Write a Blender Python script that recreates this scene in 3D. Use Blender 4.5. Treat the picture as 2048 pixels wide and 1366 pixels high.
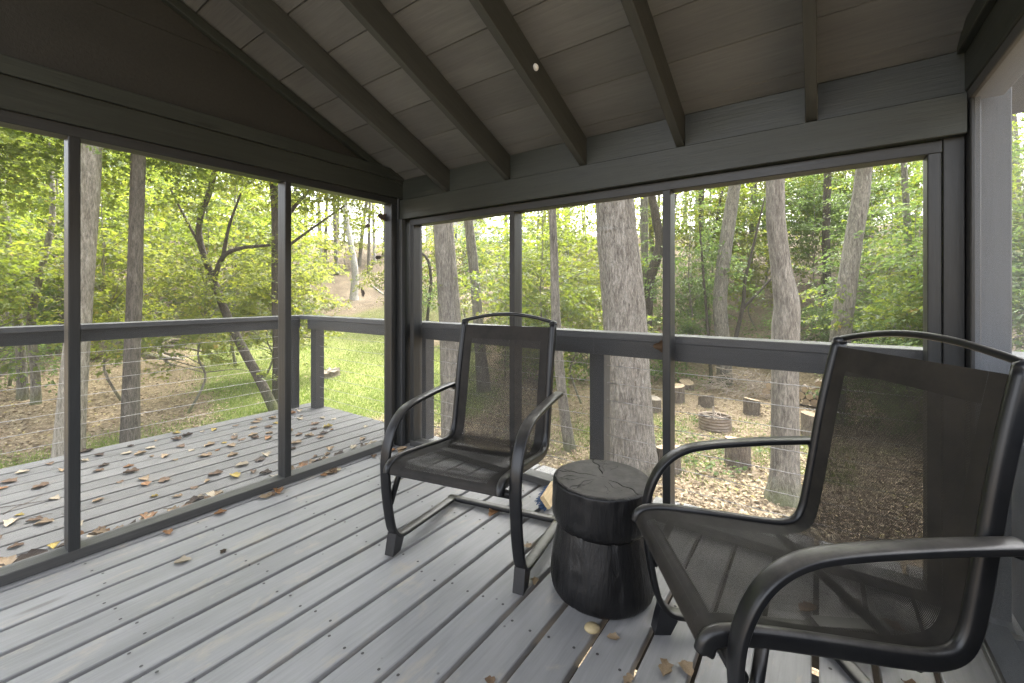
import bpy, math, random
import numpy as np
from mathutils import Vector, Matrix, noise as mnoise

R = math.radians
sc = bpy.context.scene
for o in list(bpy.data.objects):
    bpy.data.objects.remove(o, do_unlink=True)
COL = sc.collection

# ------------------------------------------------------------------ camera
EYE = 1.13
YAW = R(35.6)                                   # looks 35.6 degrees left of the +Y wall line
cam_d = bpy.data.cameras.new('camera')
cam = bpy.data.objects.new('camera', cam_d)
COL.objects.link(cam)
cam.location = (0, 0, EYE)
cam.rotation_euler = (R(90), 0, YAW)
cam_d.sensor_width = 36
cam_d.lens = 857 / 2048 * 36
cam_d.shift_y = -95 / 2048
cam_d.clip_start = 0.02
cam_d.clip_end = 2000
sc.camera = cam

# ------------------------------------------------------------------ light
SUN_EL, SUN_AZ = R(58), R(-12)                  # azimuth measured from +Y, clockwise positive
SKY_STRENGTH = 0.15
w = bpy.data.worlds.new('World')
sc.world = w
w.use_nodes = True
nt = w.node_tree
nt.nodes.clear()
sky = nt.nodes.new('ShaderNodeTexSky')
sky.sky_type = 'NISHITA'
sky.sun_disc = False
sky.sun_elevation = SUN_EL
sky.sun_rotation = SUN_AZ
sky.air_density = 1.0
sky.dust_density = 6.0
sky.ozone_density = 1.0
hs = nt.nodes.new('ShaderNodeHueSaturation')
hs.inputs['Saturation'].default_value = 0.30     # thin high cloud: an almost white sky
bg = nt.nodes.new('ShaderNodeBackground')
bg.inputs['Strength'].default_value = SKY_STRENGTH
wo = nt.nodes.new('ShaderNodeOutputWorld')
nt.links.new(sky.outputs[0], hs.inputs['Color'])
nt.links.new(hs.outputs[0], bg.inputs[0])
nt.links.new(bg.outputs[0], wo.inputs[0])
sd = bpy.data.lights.new('sun', 'SUN')
sd.energy = 0.8
sd.angle = R(25)
sd.color = (1.0, 0.94, 0.84)
sun = bpy.data.objects.new('sun', sd)
COL.objects.link(sun)
sun.location = (0, 0, 30)
sv = Vector((math.sin(SUN_AZ) * math.cos(SUN_EL), math.cos(SUN_AZ) * math.cos(SUN_EL), math.sin(SUN_EL)))
sun.rotation_euler = sv.to_track_quat('Z', 'Y').to_euler()
sc.view_settings.view_transform = 'Standard'
sc.view_settings.look = 'None'
sc.view_settings.gamma = 1
sc.view_settings.exposure = 3.7
sc.render.engine = 'CYCLES'
sc.cycles.use_denoising = True
try:
    sc.cycles.denoiser = 'OPENIMAGEDENOISE'
    sc.cycles.denoising_input_passes = 'RGB_ALBEDO_NORMAL'
    sc.cycles.denoising_prefilter = 'NONE'
    sc.cycles.use_adaptive_sampling = False
except Exception:
    pass
sc.cycles.max_bounces = 8
sc.cycles.diffuse_bounces = 5
sc.cycles.transparent_max_bounces = 16
sc.cycles.sample_clamp_indirect = 6

# ------------------------------------------------------------------ material helpers
def new_mat(name):
    m = bpy.data.materials.new(name)
    m.use_nodes = True
    n = m.node_tree
    n.nodes.clear()
    out = n.nodes.new('ShaderNodeOutputMaterial')
    return m, n, out

def N(n, t, **kw):
    x = n.nodes.new(t)
    for k, v in kw.items():
        if k in x.inputs:
            x.inputs[k].default_value = v
        else:
            setattr(x, k, v)
    return x

def ramp(n, src, stops):
    r = n.nodes.new('ShaderNodeValToRGB')
    e = r.color_ramp.elements
    while len(e) < len(stops):
        e.new(0.5)
    for i, (p, c) in enumerate(stops):
        e[i].position = p
        e[i].color = (c[0], c[1], c[2], 1) if len(c) == 3 else c
    n.links.new(src, r.inputs[0])
    return r.outputs[0]

def mixc(n, f, a, b, mode='MIX'):
    m = n.nodes.new('ShaderNodeMix')
    m.data_type = 'RGBA'
    m.blend_type = mode
    for i, v in ((0, f), (6, a), (7, b)):
        if isinstance(v, (int, float)):
            m.inputs[i].default_value = v
        elif isinstance(v, tuple):
            m.inputs[i].default_value = (v[0], v[1], v[2], 1)
        else:
            n.links.new(v, m.inputs[i])
    return m.outputs[2]

def coords(n, scale, rnd=True):
    """object-space coordinates, shifted by a random amount for each object"""
    tc = n.nodes.new('ShaderNodeTexCoord')
    src = tc.outputs['Object']
    if rnd:
        oi = n.nodes.new('ShaderNodeObjectInfo')
        ml = N(n, 'ShaderNodeVectorMath', operation='SCALE')
        cb = n.nodes.new('ShaderNodeCombineXYZ')
        for i in range(3):
            n.links.new(oi.outputs['Random'], cb.inputs[i])
        n.links.new(cb.outputs[0], ml.inputs[0])
        ml.inputs['Scale'].default_value = 71.3
        ad = N(n, 'ShaderNodeVectorMath', operation='ADD')
        n.links.new(src, ad.inputs[0])
        n.links.new(ml.outputs[0], ad.inputs[1])
        src = ad.outputs[0]
    mp = n.nodes.new('ShaderNodeMapping')
    mp.inputs['Scale'].default_value = scale
    n.links.new(src, mp.inputs[0])
    return mp.outputs[0]

def tex_noise(n, vec, scale, detail=4, rough=0.6, dist=0.0):
    t = N(n, 'ShaderNodeTexNoise', Scale=scale, Detail=detail, Roughness=rough, Distortion=dist)
    n.links.new(vec, t.inputs['Vector'])
    return t.outputs['Fac']

def bump(n, h, strength, dist=0.01, prev=None):
    b = N(n, 'ShaderNodeBump', Strength=strength, Distance=dist)
    n.links.new(h, b.inputs['Height'])
    if prev is not None:
        n.links.new(prev, b.inputs['Normal'])
    return b.outputs[0]

def finish(n, out, color, rough=0.6, normal=None, spec=0.5, metal=0.0):
    p = N(n, 'ShaderNodeBsdfPrincipled')
    if isinstance(color, tuple):
        p.inputs['Base Color'].default_value = (color[0], color[1], color[2], 1)
    else:
        n.links.new(color, p.inputs['Base Color'])
    if isinstance(rough, (int, float)):
        p.inputs['Roughness'].default_value = rough
    else:
        n.links.new(rough, p.inputs['Roughness'])
    p.inputs['Specular IOR Level'].default_value = spec
    p.inputs['Metallic'].default_value = metal
    if normal is not None:
        n.links.new(normal, p.inputs['Normal'])
    n.links.new(p.outputs[0], out.inputs[0])
    return p

def painted_wood(name, base, rough=0.5, wear=0.35, stain=None, knots=True, vary=0.12, grain=0.25):
    """solid-stain paint over grained timber; boards run along their own X"""
    m, n, out = new_mat(name)
    g = tex_noise(n, coords(n, (1.3, 26, 26)), 3.0, 6, 0.65, 0.6)
    big = tex_noise(n, coords(n, (0.8, 3, 3)), 1.6, 4, 0.6, 0.3)
    fine = tex_noise(n, coords(n, (14, 60, 60)), 6, 3, 0.6)
    lo = tuple(c * (1 - wear * 0.6) for c in base)
    hi = tuple(c * (1 + wear * 0.45) for c in base)
    c = ramp(n, big, [(0.30, lo), (0.5, base), (0.72, hi)])
    c = mixc(n, grain, c, ramp(n, g, [(0.35, (0.25, 0.25, 0.25)), (0.62, (1.25, 1.25, 1.25))]), 'MULTIPLY')
    oi = n.nodes.new('ShaderNodeObjectInfo')
    v = ramp(n, oi.outputs['Random'], [(0, (1 - vary,) * 3), (1, (1 + vary,) * 3)])
    c = mixc(n, 1.0, c, v, 'MULTIPLY')
    if knots:
        vo = N(n, 'ShaderNodeTexVoronoi', Scale=1.0)
        n.links.new(coords(n, (1.1, 5.5, 5.5)), vo.inputs['Vector'])
        k = ramp(n, vo.outputs['Distance'], [(0.035, (1, 1, 1)), (0.085, (0, 0, 0))])
        c = mixc(n, k, c, mixc(n, 0.6, c, (base[0] * 0.35, base[1] * 0.32, base[2] * 0.28)))
    if stain:
        s = tex_noise(n, coords(n, (1.8, 4.0, 4.0)), 2.3, 5, 0.7, 0.4)
        sm_ = ramp(n, s, [(0.57, (0, 0, 0)), (0.72, (0.85, 0.85, 0.85))])
        c = mixc(n, sm_, c, stain)
        sp = N(n, 'ShaderNodeTexVoronoi', Scale=9.0)
        n.links.new(coords(n, (1, 1, 1)), sp.inputs['Vector'])
        c = mixc(n, ramp(n, sp.outputs['Distance'], [(0.025, (1, 1, 1)), (0.05, (0, 0, 0))]), c, tuple(q * 0.45 for q in base))
    nm = bump(n, g, 0.35, 0.004)
    nm = bump(n, fine, 0.15, 0.002, nm)
    rr = n.nodes.new('ShaderNodeMapRange')
    rr.inputs['To Min'].default_value = rough - 0.12
    rr.inputs['To Max'].default_value = rough + 0.15
    n.links.new(big, rr.inputs['Value'])
    finish(n, out, c, rr.outputs[0], nm, 0.38)
    return m

M = {}
M['floor'] = painted_wood('floor_paint', (0.214, 0.212, 0.210), 0.45, 0.30, stain=(0.29, 0.262, 0.218), vary=0.09, grain=0.14)
M['deck'] = painted_wood('deck_paint_dimmed', (0.092, 0.091, 0.090), 0.60, 0.35, stain=(0.125, 0.113, 0.098), vary=0.12)  # same stain as the floor, darkened against the stronger light outside
M['trim'] = painted_wood('trim_paint', (0.022, 0.023, 0.023), 0.40, 0.25, vary=0.10)
M['sill'] = painted_wood('sill_paint', (0.055, 0.054, 0.052), 0.5, 0.3, vary=0.08)
M['beam'] = painted_wood('beam_paint', (0.026, 0.029, 0.0235), 0.45, 0.25, vary=0.06)
M['rafter'] = painted_wood('rafter_paint', (0.040, 0.041, 0.036), 0.55, 0.25, vary=0.08)
M['ceiling'] = painted_wood('ceiling_paint', (0.122, 0.121, 0.115), 0.55, 0.3, vary=0.10, grain=0.16)
M['rail'] = painted_wood('rail_paint', (0.028, 0.030, 0.032), 0.42, 0.3, vary=0.08)
M['cap'] = painted_wood('rail_cap_paint', (0.050, 0.052, 0.055), 0.42, 0.3, vary=0.08)

def simple(name, color, rough=0.5, metal=0.0, spec=0.5, nscale=None, nvar=0.3, bstr=0.0, bdist=0.003, stretch=(1, 1, 1)):
    m, n, out = new_mat(name)
    c = color
    nm = None
    if nscale:
        f = tex_noise(n, coords(n, stretch), nscale, 5, 0.65)
        c = ramp(n, f, [(0.3, tuple(q * (1 - nvar) for q in color)), (0.7, tuple(q * (1 + nvar) for q in color))])
        if bstr:
            nm = bump(n, f, bstr, bdist)
    finish(n, out, c, rough, nm, spec, metal)
    return m

M['screw'] = simple('screw_heads', (0.035, 0.032, 0.03), 0.6)
M['cable'] = simple('steel_cable', (0.36, 0.355, 0.35), 0.45, 0.5)
M['wire'] = simple('screen_wire', (0.085, 0.085, 0.085), 0.7)
M['wire_dusty'] = simple('dusty_screen_wire', (0.14, 0.15, 0.165), 0.8)
M['cobweb'] = simple('cobweb', (0.14, 0.13, 0.115), 0.9)
M['cocoon'] = simple('cocoon', (0.75, 0.73, 0.68), 0.8, nscale=40, nvar=0.15)
M['bristle_blue'] = simple('blue_bristle', (0.03, 0.07, 0.16), 0.6, nscale=60, nvar=0.5)
M['bristle_black'] = simple('black_bristle', (0.012, 0.012, 0.012), 0.6)
M['brush_wood'] = simple('brush_wood', (0.62, 0.47, 0.26), 0.6, nscale=6, nvar=0.2, stretch=(1, 14, 14))
M['shingle'] = simple('shingles', (0.06, 0.058, 0.055), 0.9, nscale=12)
M['twig'] = simple('twig_bark', (0.30, 0.25, 0.20), 0.9, nscale=20, nvar=0.4)
M['twig_dark'] = simple('dark_twig', (0.09, 0.07, 0.055), 0.9, nscale=20, nvar=0.4)
M['pod'] = simple('seed_pod', (0.30, 0.24, 0.13), 0.6, nscale=25, nvar=0.25, bstr=0.3)
M['house'] = simple('far_siding', (0.62, 0.62, 0.62), 0.7)
M['house_dark'] = simple('far_dark_wood', (0.06, 0.06, 0.065), 0.7)
M['house_roof'] = simple('far_roof', (0.13, 0.12, 0.12), 0.9)
M['house_glass'] = simple('far_glass', (0.04, 0.05, 0.06), 0.1)

# chair frame: black powder coat, dusty on its upward faces
def frame_mat():
    m, n, out = new_mat('powder_coat')
    f = tex_noise(n, coords(n, (1, 1, 1), False), 9, 6, 0.7)
    c = ramp(n, f, [(0.35, (0.006, 0.0065, 0.0075)), (0.7, (0.013, 0.013, 0.0135))])
    g = n.nodes.new('ShaderNodeNewGeometry')
    sx = n.nodes.new('ShaderNodeSeparateXYZ')
    n.links.new(g.outputs['Normal'], sx.inputs[0])
    mu = N(n, 'ShaderNodeMath', operation='MULTIPLY')
    n.links.new(ramp(n, sx.outputs[2], [(0.55, (0, 0, 0)), (1.0, (0.75, 0.75, 0.75))]), mu.inputs[0])
    n.links.new(ramp(n, f, [(0.35, (0.25, 0.25, 0.25)), (0.65, (1, 1, 1))]), mu.inputs[1])
    c = mixc(n, mu.outputs[0], c, (0.105, 0.096, 0.083))           # settled dust
    finish(n, out, c, 0.34, bump(n, tex_noise(n, coords(n, (1, 1, 1), False), 350, 2), 0.06, 0.001), 0.35)
    return m
M['frame'] = frame_mat()
M['pad'] = simple('plastic_foot', (0.009, 0.0095, 0.011), 0.35, nscale=30, nvar=0.3)

def sling_mat():
    m, n, out = new_mat('sling_mesh')
    tc = n.nodes.new('ShaderNodeTexCoord')
    sep = n.nodes.new('ShaderNodeSeparateXYZ')
    n.links.new(tc.outputs['UV'], sep.inputs[0])
    def lines(k, freq):
        a = N(n, 'ShaderNodeMath', operation='MULTIPLY'); a.inputs[1].default_value = freq
        n.links.new(sep.outputs[k], a.inputs[0])
        b = N(n, 'ShaderNodeMath', operation='FRACT'); n.links.new(a.outputs[0], b.inputs[0])
        return b.outputs[0]
    u = lines(0, 1 / 0.0034)
    v = lines(1, 1 / 0.0034)
    def less(x, t):
        a = N(n, 'ShaderNodeMath', operation='LESS_THAN'); a.inputs[1].default_value = t
        n.links.new(x, a.inputs[0]); return a.outputs[0]
    mx = N(n, 'ShaderNodeMath', operation='MULTIPLY')
    n.links.new(less(u, 0.60), mx.inputs[0]); n.links.new(less(v, 0.61), mx.inputs[1])   # the open square between yarns
    f = tex_noise(n, coords(n, (1, 1, 1), False), 7, 6, 0.7)
    c = ramp(n, f, [(0.3, (0.012, 0.0115, 0.0105)), (0.68, (0.036, 0.031, 0.026))])
    p = N(n, 'ShaderNodeBsdfPrincipled', Roughness=0.65)
    p.inputs['Specular IOR Level'].default_value = 0.25
    n.links.new(c, p.inputs['Base Color'])
    t = n.nodes.new('ShaderNodeBsdfTransparent')
    ms = n.nodes.new('ShaderNodeMixShader')
    n.links.new(mx.outputs[0], ms.inputs[0])
    n.links.new(p.outputs[0], ms.inputs[1])
    n.links.new(t.outputs[0], ms.inputs[2])
    n.links.new(ms.outputs[0], out.inputs[0])
    return m
M['sling'] = sling_mat()
M['hem'] = simple('sling_hem', (0.014, 0.0135, 0.013), 0.7, nscale=14, nvar=0.35, bstr=0.2, stretch=(1, 6, 6))

def stump_black():
    m, n, out = new_mat('black_varnished_log')
    f = tex_noise(n, coords(n, (9, 9, 1.2), False), 3, 6, 0.7, 0.5)
    f2 = tex_noise(n, coords(n, (1, 1, 0.5), False), 16, 5, 0.65)
    c = ramp(n, f, [(0.35, (0.003, 0.003, 0.0035)), (0.62, (0.007, 0.007, 0.0075)), (0.80, (0.022, 0.022, 0.023))])
    nm = bump(n, f, 0.55, 0.012)
    nm = bump(n, f2, 0.45, 0.006, nm)
    rr = ramp(n, f2, [(0.3, (0.26,) * 3), (0.7, (0.55,) * 3)])
    finish(n, out, c, rr, nm, 0.35)
    return m
M['stump_black'] = stump_black()

def stump_top():
    m, n, out = new_mat('dusty_black_log_top')
    tc = n.nodes.new('ShaderNodeTexCoord')
    ln = N(n, 'ShaderNodeVectorMath', operation='LENGTH')
    n.links.new(tc.outputs['Object'], ln.inputs[0])
    wv = tex_noise(n, coords(n, (1, 1, 1), False), 6, 4)
    ad = N(n, 'ShaderNodeMath', operation='MULTIPLY_ADD')
    n.links.new(wv, ad.inputs[0]); ad.inputs[1].default_value = 0.035; n.links.new(ln.outputs['Value'], ad.inputs[2])
    sn = N(n, 'ShaderNodeMath', operation='MULTIPLY'); sn.inputs[1].default_value = 420
    n.links.new(ad.outputs[0], sn.inputs[0])
    si = N(n, 'ShaderNodeMath', operation='SINE'); n.links.new(sn.outputs[0], si.inputs[0])
    f = tex_noise(n, coords(n, (1, 1, 1), False), 26, 5, 0.7)
    c = ramp(n, f, [(0.3, (0.018, 0.016, 0.014)), (0.7, (0.052, 0.046, 0.041))])
    c = mixc(n, 0.25, c, ramp(n, si.outputs[0], [(0.0, (0.55,) * 3), (1.0, (1.15,) * 3)]), 'MULTIPLY')
    ca = n.nodes.new('ShaderNodeAttribute'); ca.attribute_name = 'crack'
    c = mixc(n, ca.outputs['Fac'], c, (0.004, 0.004, 0.004))      # bare black varnish down in the cracks
    nm = bump(n, si.outputs[0], 0.12, 0.002)
    nm = bump(n, f, 0.3, 0.003, nm)
    finish(n, out, c, 0.6, nm, 0.4)
    return m
M['stump_top'] = stump_top()

def bark(name, dark, light, scale=1.0, moss=None, moss_h=0.6, bstr=0.8, lichen=0.45):
    m, n, out = new_mat(name)
    a = tex_noise(n, coords(n, (10, 10, 2.0)), 2.2 * scale, 6, 0.7, 0.8)
    b = tex_noise(n, coords(n, (1, 1, 0.6)), 2.0, 5, 0.6)
    c = ramp(n, a, [(0.32, dark), (0.52, tuple((x + y) / 2 for x, y in zip(dark, light))), (0.72, light)])
    c = mixc(n, 0.5, c, ramp(n, b, [(0.3, (0.6, 0.58, 0.55)), (0.7, (1.2, 1.2, 1.2))]), 'MULTIPLY')
    fi = tex_noise(n, coords(n, (34, 34, 8.0)), 2.0 * scale, 5, 0.7, 0.4)
    c = mixc(n, 0.6, c, ramp(n, fi, [(0.36, (0.35, 0.34, 0.32)), (0.6, (1.3, 1.3, 1.3))]), 'MULTIPLY')
    lich = tex_noise(n, coords(n, (1, 1, 0.5)), 7.0, 6, 0.75)
    c = mixc(n, ramp(n, lich, [(0.60, (0, 0, 0)), (0.72, (lichen,) * 3)]), c, (0.36, 0.37, 0.34))
    if moss:
        tc = n.nodes.new('ShaderNodeTexCoord')
        s = n.nodes.new('ShaderNodeSeparateXYZ')
        n.links.new(tc.outputs['Object'], s.inputs[0])
        mr = n.nodes.new('ShaderNodeMapRange')
        mr.inputs['From Min'].default_value = 0.0
        mr.inputs['From Max'].default_value = moss_h
        mr.inputs['To Min'].default_value = 0.85
        mr.inputs['To Max'].default_value = 0.0
        n.links.new(s.outputs[2], mr.inputs['Value'])
        mm = N(n, 'ShaderNodeMath', operation='MULTIPLY', use_clamp=True)
        n.links.new(mr.outputs[0], mm.inputs[0])
        n.links.new(ramp(n, b, [(0.3, (0.2,) * 3), (0.6, (1.2,) * 3)]), mm.inputs[1])
        c = mixc(n, mm.outputs[0], c, moss)
    nm = bump(n, a, bstr, 0.03)
    nm = bump(n, fi, bstr * 0.6, 0.012, nm)
    finish(n, out, c, 0.9, nm, 0.25)
    return m
M['bark_grey'] = bark('grey_bark', (0.075, 0.067, 0.056), (0.29, 0.27, 0.235), moss=(0.10, 0.12, 0.03), moss_h=0.5)
M['bark_oak'] = bark('furrowed_oak_bark', (0.060, 0.050, 0.040), (0.35, 0.33, 0.295), 1.3, moss=(0.11, 0.13, 0.04), moss_h=0.35)
M['bark_pale'] = bark('pale_bark', (0.12, 0.105, 0.085), (0.37, 0.345, 0.30))
M['bark_dark'] = bark('dark_bark', (0.035, 0.029, 0.023), (0.125, 0.108, 0.088), lichen=0.12, moss=(0.08, 0.10, 0.025), moss_h=0.8)
M['bark_mid'] = bark('brown_bark', (0.045, 0.038, 0.031), (0.17, 0.152, 0.127), lichen=0.2, moss=(0.08, 0.10, 0.025), moss_h=0.4)
M['bark_white'] = bark('whitish_bark', (0.30, 0.28, 0.26), (0.55, 0.53, 0.50), bstr=0.3)
M['bark_log'] = bark('log_bark', (0.085, 0.068, 0.052), (0.25, 0.21, 0.165), 1.2)
M['cut'] = simple('sawn_end', (0.34, 0.255, 0.165), 0.8, nscale=9, nvar=0.3, bstr=0.3)
M['cut_old'] = simple('weathered_sawn_end', (0.20, 0.17, 0.135), 0.85, nscale=9, nvar=0.35, bstr=0.3)

def rusty():
    m, n, out = new_mat('rusty_galvanised_steel')
    f = tex_noise(n, coords(n, (1, 1, 2.5), False), 7, 6, 0.7)
    c = ramp(n, f, [(0.3, (0.12, 0.085, 0.06)), (0.55, (0.24, 0.19, 0.145)), (0.75, (0.33, 0.30, 0.26))])
    finish(n, out, c, 0.65, None, 0.4, 0.25)
    return m
M['rust'] = rusty()

def leaf_mat(name, stops, trans=0.55, tcol=(0.36, 0.42, 0.06), rough=0.5):
    """one colour per leaf from its own 'tint' attribute; thin and translucent"""
    m, n, out = new_mat(name)
    at = n.nodes.new('ShaderNodeAttribute')
    at.attribute_name = 'tint'
    c = ramp(n, at.outputs['Fac'], stops)
    p = N(n, 'ShaderNodeBsdfPrincipled', Roughness=rough)
    p.inputs['Specular IOR Level'].default_value = 0.35
    n.links.new(c, p.inputs['Base Color'])
    t = n.nodes.new('ShaderNodeBsdfTranslucent')
    tc = mixc(n, 1.0, c, tuple(q * 3.0 for q in tcol), 'MULTIPLY')
    tb = mixc(n, 0.55, tc, tcol)
    n.links.new(tb, t.inputs[0])
    ms = n.nodes.new('ShaderNodeMixShader')
    ms.inputs[0].default_value = trans
    n.links.new(p.outputs[0], ms.inputs[1])
    n.links.new(t.outputs[0], ms.inputs[2])
    n.links.new(ms.outputs[0], out.inputs[0])
    return m
M['leaf'] = leaf_mat('maple_leaves', [(0.0, (0.045, 0.085, 0.020)), (0.45, (0.105, 0.150, 0.032)), (0.8, (0.18, 0.20, 0.040)), (0.96, (0.24, 0.22, 0.06)), (1.0, (0.30, 0.17, 0.05))])
M['leaf_yellow'] = leaf_mat('yellowing_leaves', [(0.0, (0.06, 0.095, 0.028)), (0.5, (0.115, 0.145, 0.040)), (0.85, (0.19, 0.195, 0.055)), (1.0, (0.32, 0.22, 0.06))], tcol=(0.38, 0.41, 0.06))
M['leaf_dark'] = leaf_mat('bank_leaves', [(0.0, (0.055, 0.095, 0.028)), (0.5, (0.095, 0.15, 0.042)), (0.9, (0.16, 0.20, 0.05)), (1.0, (0.25, 0.22, 0.05))], tcol=(0.26, 0.35, 0.10))
M['litter'] = leaf_mat('litter_leaves', [(0.0, (0.11, 0.078, 0.048)), (0.35, (0.215, 0.165, 0.108)), (0.7, (0.33, 0.268, 0.18)), (0.92, (0.42, 0.35, 0.235)), (1.0, (0.38, 0.33, 0.09))], trans=0.1, tcol=(0.3, 0.2, 0.1), rough=0.8)
M['grass'] = leaf_mat('grass_blades', [(0.0, (0.075, 0.115, 0.022)), (0.5, (0.145, 0.20, 0.038)), (1.0, (0.24, 0.27, 0.075))], trans=0.35, tcol=(0.29, 0.40, 0.06))

def dry_leaf(name, a, b):
    m, n, out = new_mat(name)
    f = tex_noise(n, coords(n, (1, 1, 1)), 30, 5, 0.7)
    c = ramp(n, f, [(0.3, a), (0.7, b)])
    finish(n, out, c, 0.75, bump(n, f, 0.4, 0.003), 0.25)
    return m
DRY = [dry_leaf('dry_leaf_tan', (0.15, 0.105, 0.062), (0.29, 0.22, 0.14)),
       dry_leaf('dry_leaf_brown', (0.075, 0.048, 0.029), (0.16, 0.105, 0.064)),
       dry_leaf('dry_leaf_orange', (0.15, 0.075, 0.034), (0.25, 0.14, 0.066)),
       dry_leaf('dry_leaf_dark', (0.03, 0.02, 0.014), (0.07, 0.05, 0.035)),
       dry_leaf('dry_leaf_cream', (0.25, 0.21, 0.145), (0.38, 0.33, 0.245)),
       dry_leaf('dry_leaf_yellow', (0.25, 0.18, 0.04), (0.34, 0.27, 0.08))]

# ------------------------------------------------------------------ object helpers
MW = {}
def place(o, mat4, parent=None):
    COL.objects.link(o)
    if parent is None:
        o.matrix_basis = mat4
        MW[o.name] = mat4.copy()
    else:
        o.parent = parent
        o.matrix_basis = MW[parent.name].inverted() @ mat4
        MW[o.name] = mat4.copy()
    return o

def tag(o, label=None, cat=None, group=None, kind=None):
    if label: o['label'] = label
    if cat: o['category'] = cat
    if group: o['group'] = group
    if kind: o['kind'] = kind
    return o

def thing(name, label=None, cat=None, loc=(0, 0, 0), group=None, kind=None, rotz=0.0):
    o = bpy.data.objects.new(name, None)
    o.empty_display_size = 0.1
    place(o, Matrix.Translation(loc) @ Matrix.Rotation(rotz, 4, 'Z'))
    return tag(o, label, cat, group, kind)

def mesh_obj(name, me, mat, parent=None, mat4=None, smooth=False):
    if mat is not None and not me.materials:
        me.materials.append(mat)
    o = bpy.data.objects.new(name, me)
    if smooth and len(me.polygons):
        me.polygons.foreach_set('use_smooth', [True] * len(me.polygons))
    return place(o, mat4 if mat4 is not None else Matrix.Identity(4), parent)

def np_mesh(name, verts, faces):
    me = bpy.data.meshes.new(name)
    me.from_pydata([tuple(v) for v in verts], [], faces)
    me.update()
    return me

def np_polys(name, V, k):
    """V: (n*k,3) vertices, every k in a row are one polygon"""
    V = np.asarray(V, dtype=np.float32)
    nf = len(V) // k
    me = bpy.data.meshes.new(name)
    me.vertices.add(len(V)); me.vertices.foreach_set('co', V.ravel())
    me.loops.add(len(V)); me.loops.foreach_set('vertex_index', np.arange(len(V), dtype=np.int32))
    me.polygons.add(nf); me.polygons.foreach_set('loop_start', np.arange(0, len(V), k, dtype=np.int32))
    me.update(calc_edges=True)
    return me

_bc = {}
def board_mesh(L, wd, th, ch=0.003, mat=None):
    key = (round(L, 4), round(wd, 4), round(th, 4), ch, mat.name if mat else '')
    if key in _bc:
        return _bc[key]
    a, b = wd / 2, th / 2
    c = min(ch, a * 0.4, b * 0.4)
    sec = [(-a + c, -b), (a - c, -b), (a, -b + c), (a, b - c), (a - c, b), (-a + c, b), (-a, b - c), (-a, -b + c)]
    v = [(-L / 2, y, z) for y, z in sec] + [(L / 2, y, z) for y, z in sec]
    f = [(i, i + 8, (i + 1) % 8 + 8, (i + 1) % 8) for i in range(8)]
    f += [tuple(range(7, -1, -1))[::-1][::-1], tuple(range(8, 16))]
    me = np_mesh('board', v, f)
    if mat: me.materials.append(mat)
    _bc[key] = me
    return me

def board(name, p0, p1, wd, th, mat, parent, side=(0, 0, 1), ch=0.003):
    """a straight timber from p0 to p1 (centre line); width lies across `side`'s plane, thickness along `side`"""
    p0, p1 = Vector(p0), Vector(p1)
    x = (p1 - p0); L = x.length; x.normalize()
    z = Vector(side); z = (z - x * z.dot(x)).normalized()
    y = z.cross(x)
    m4 = Matrix((x, y, z)).transposed().to_4x4()
    m4.translation = (p0 + p1) / 2
    return mesh_obj(name, board_mesh(L, wd, th, ch, mat), None, parent, m4)

def box(name, lo, hi, mat, parent, ch=0.003):
    """axis-aligned timber; its own X runs along the longest side"""
    lo, hi = Vector(lo), Vector(hi)
    d = hi - lo
    c = (lo + hi) / 2
    ax = max(range(3), key=lambda i: d[i])
    e = Vector((0, 0, 0)); e[ax] = d[ax] / 2
    side = Vector((0, 0, 1)) if ax != 2 else Vector((0, 1, 0))
    sidx = 2 if ax != 2 else 1
    wid = [i for i in range(3) if i not in (ax, sidx)][0]
    return board(name, c - e, c + e, d[wid], d[sidx], mat, parent, side, ch)

def catmull(pts, per=8):
    P = [np.array(p, float) for p in pts]
    P = [2 * P[0] - P[1]] + P + [2 * P[-1] - P[-2]]
    out = []
    for i in range(1, len(P) - 2):
        for k in range(per):
            t = k / per
            a, b, c, d_ = P[i - 1], P[i], P[i + 1], P[i + 2]
            out.append(0.5 * ((2 * b) + (-a + c) * t + (2 * a - 5 * b + 4 * c - d_) * t * t + (-a + 3 * b - 3 * c + d_) * t ** 3))
    out.append(P[-2])
    return out

def tube_arrays(path, radii, n=10, jitter=None, caps=True):
    """tube along a 3-D path"""
    path = [np.array(p, float) for p in path]
    V, F = [], []
    ref = np.array((0.0, 0.0, 1.0))
    t0 = path[1] - path[0]
    if abs(t0[2]) > 0.8 * np.linalg.norm(t0): ref = np.array((1.0, 0.0, 0.0))
    for i, p in enumerate(path):
        t = path[min(i + 1, len(path) - 1)] - path[max(i - 1, 0)]
        t /= (np.linalg.norm(t) + 1e-9)
        a = np.cross(t, ref); a /= (np.linalg.norm(a) + 1e-9)
        b = np.cross(t, a)
        ref = np.cross(a, t) if False else ref
        for k in range(n):
            th = 2 * math.pi * k / n
            r = radii[i]
            if jitter: r = r * (1 + jitter(i, k, p, th))
            V.append(p + r * (math.cos(th) * a + math.sin(th) * b))
    for i in range(len(path) - 1):
        for k in range(n):
            F.append((i * n + k, i * n + (k + 1) % n, (i + 1) * n + (k + 1) % n, (i + 1) * n + k))
    if caps:
        F.append(tuple(range(n))[::-1])
        F.append(tuple(range((len(path) - 1) * n, len(path) * n)))
    return V, F

def tube(name, path, radii, mat, parent=None, n=10, smooth=True, jitter=None):
    if isinstance(radii, (int, float)): radii = [radii] * len(path)
    V, F = tube_arrays(path, radii, n, jitter)
    return mesh_obj(name, np_mesh(name, V, F), mat, parent, smooth=smooth)

def join_arrays(parts):
    V, F = [], []
    for v, f in parts:
        o = len(V)
        V += list(v)
        F += [tuple(i + o for i in q) for q in f]
    return V, F

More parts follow.
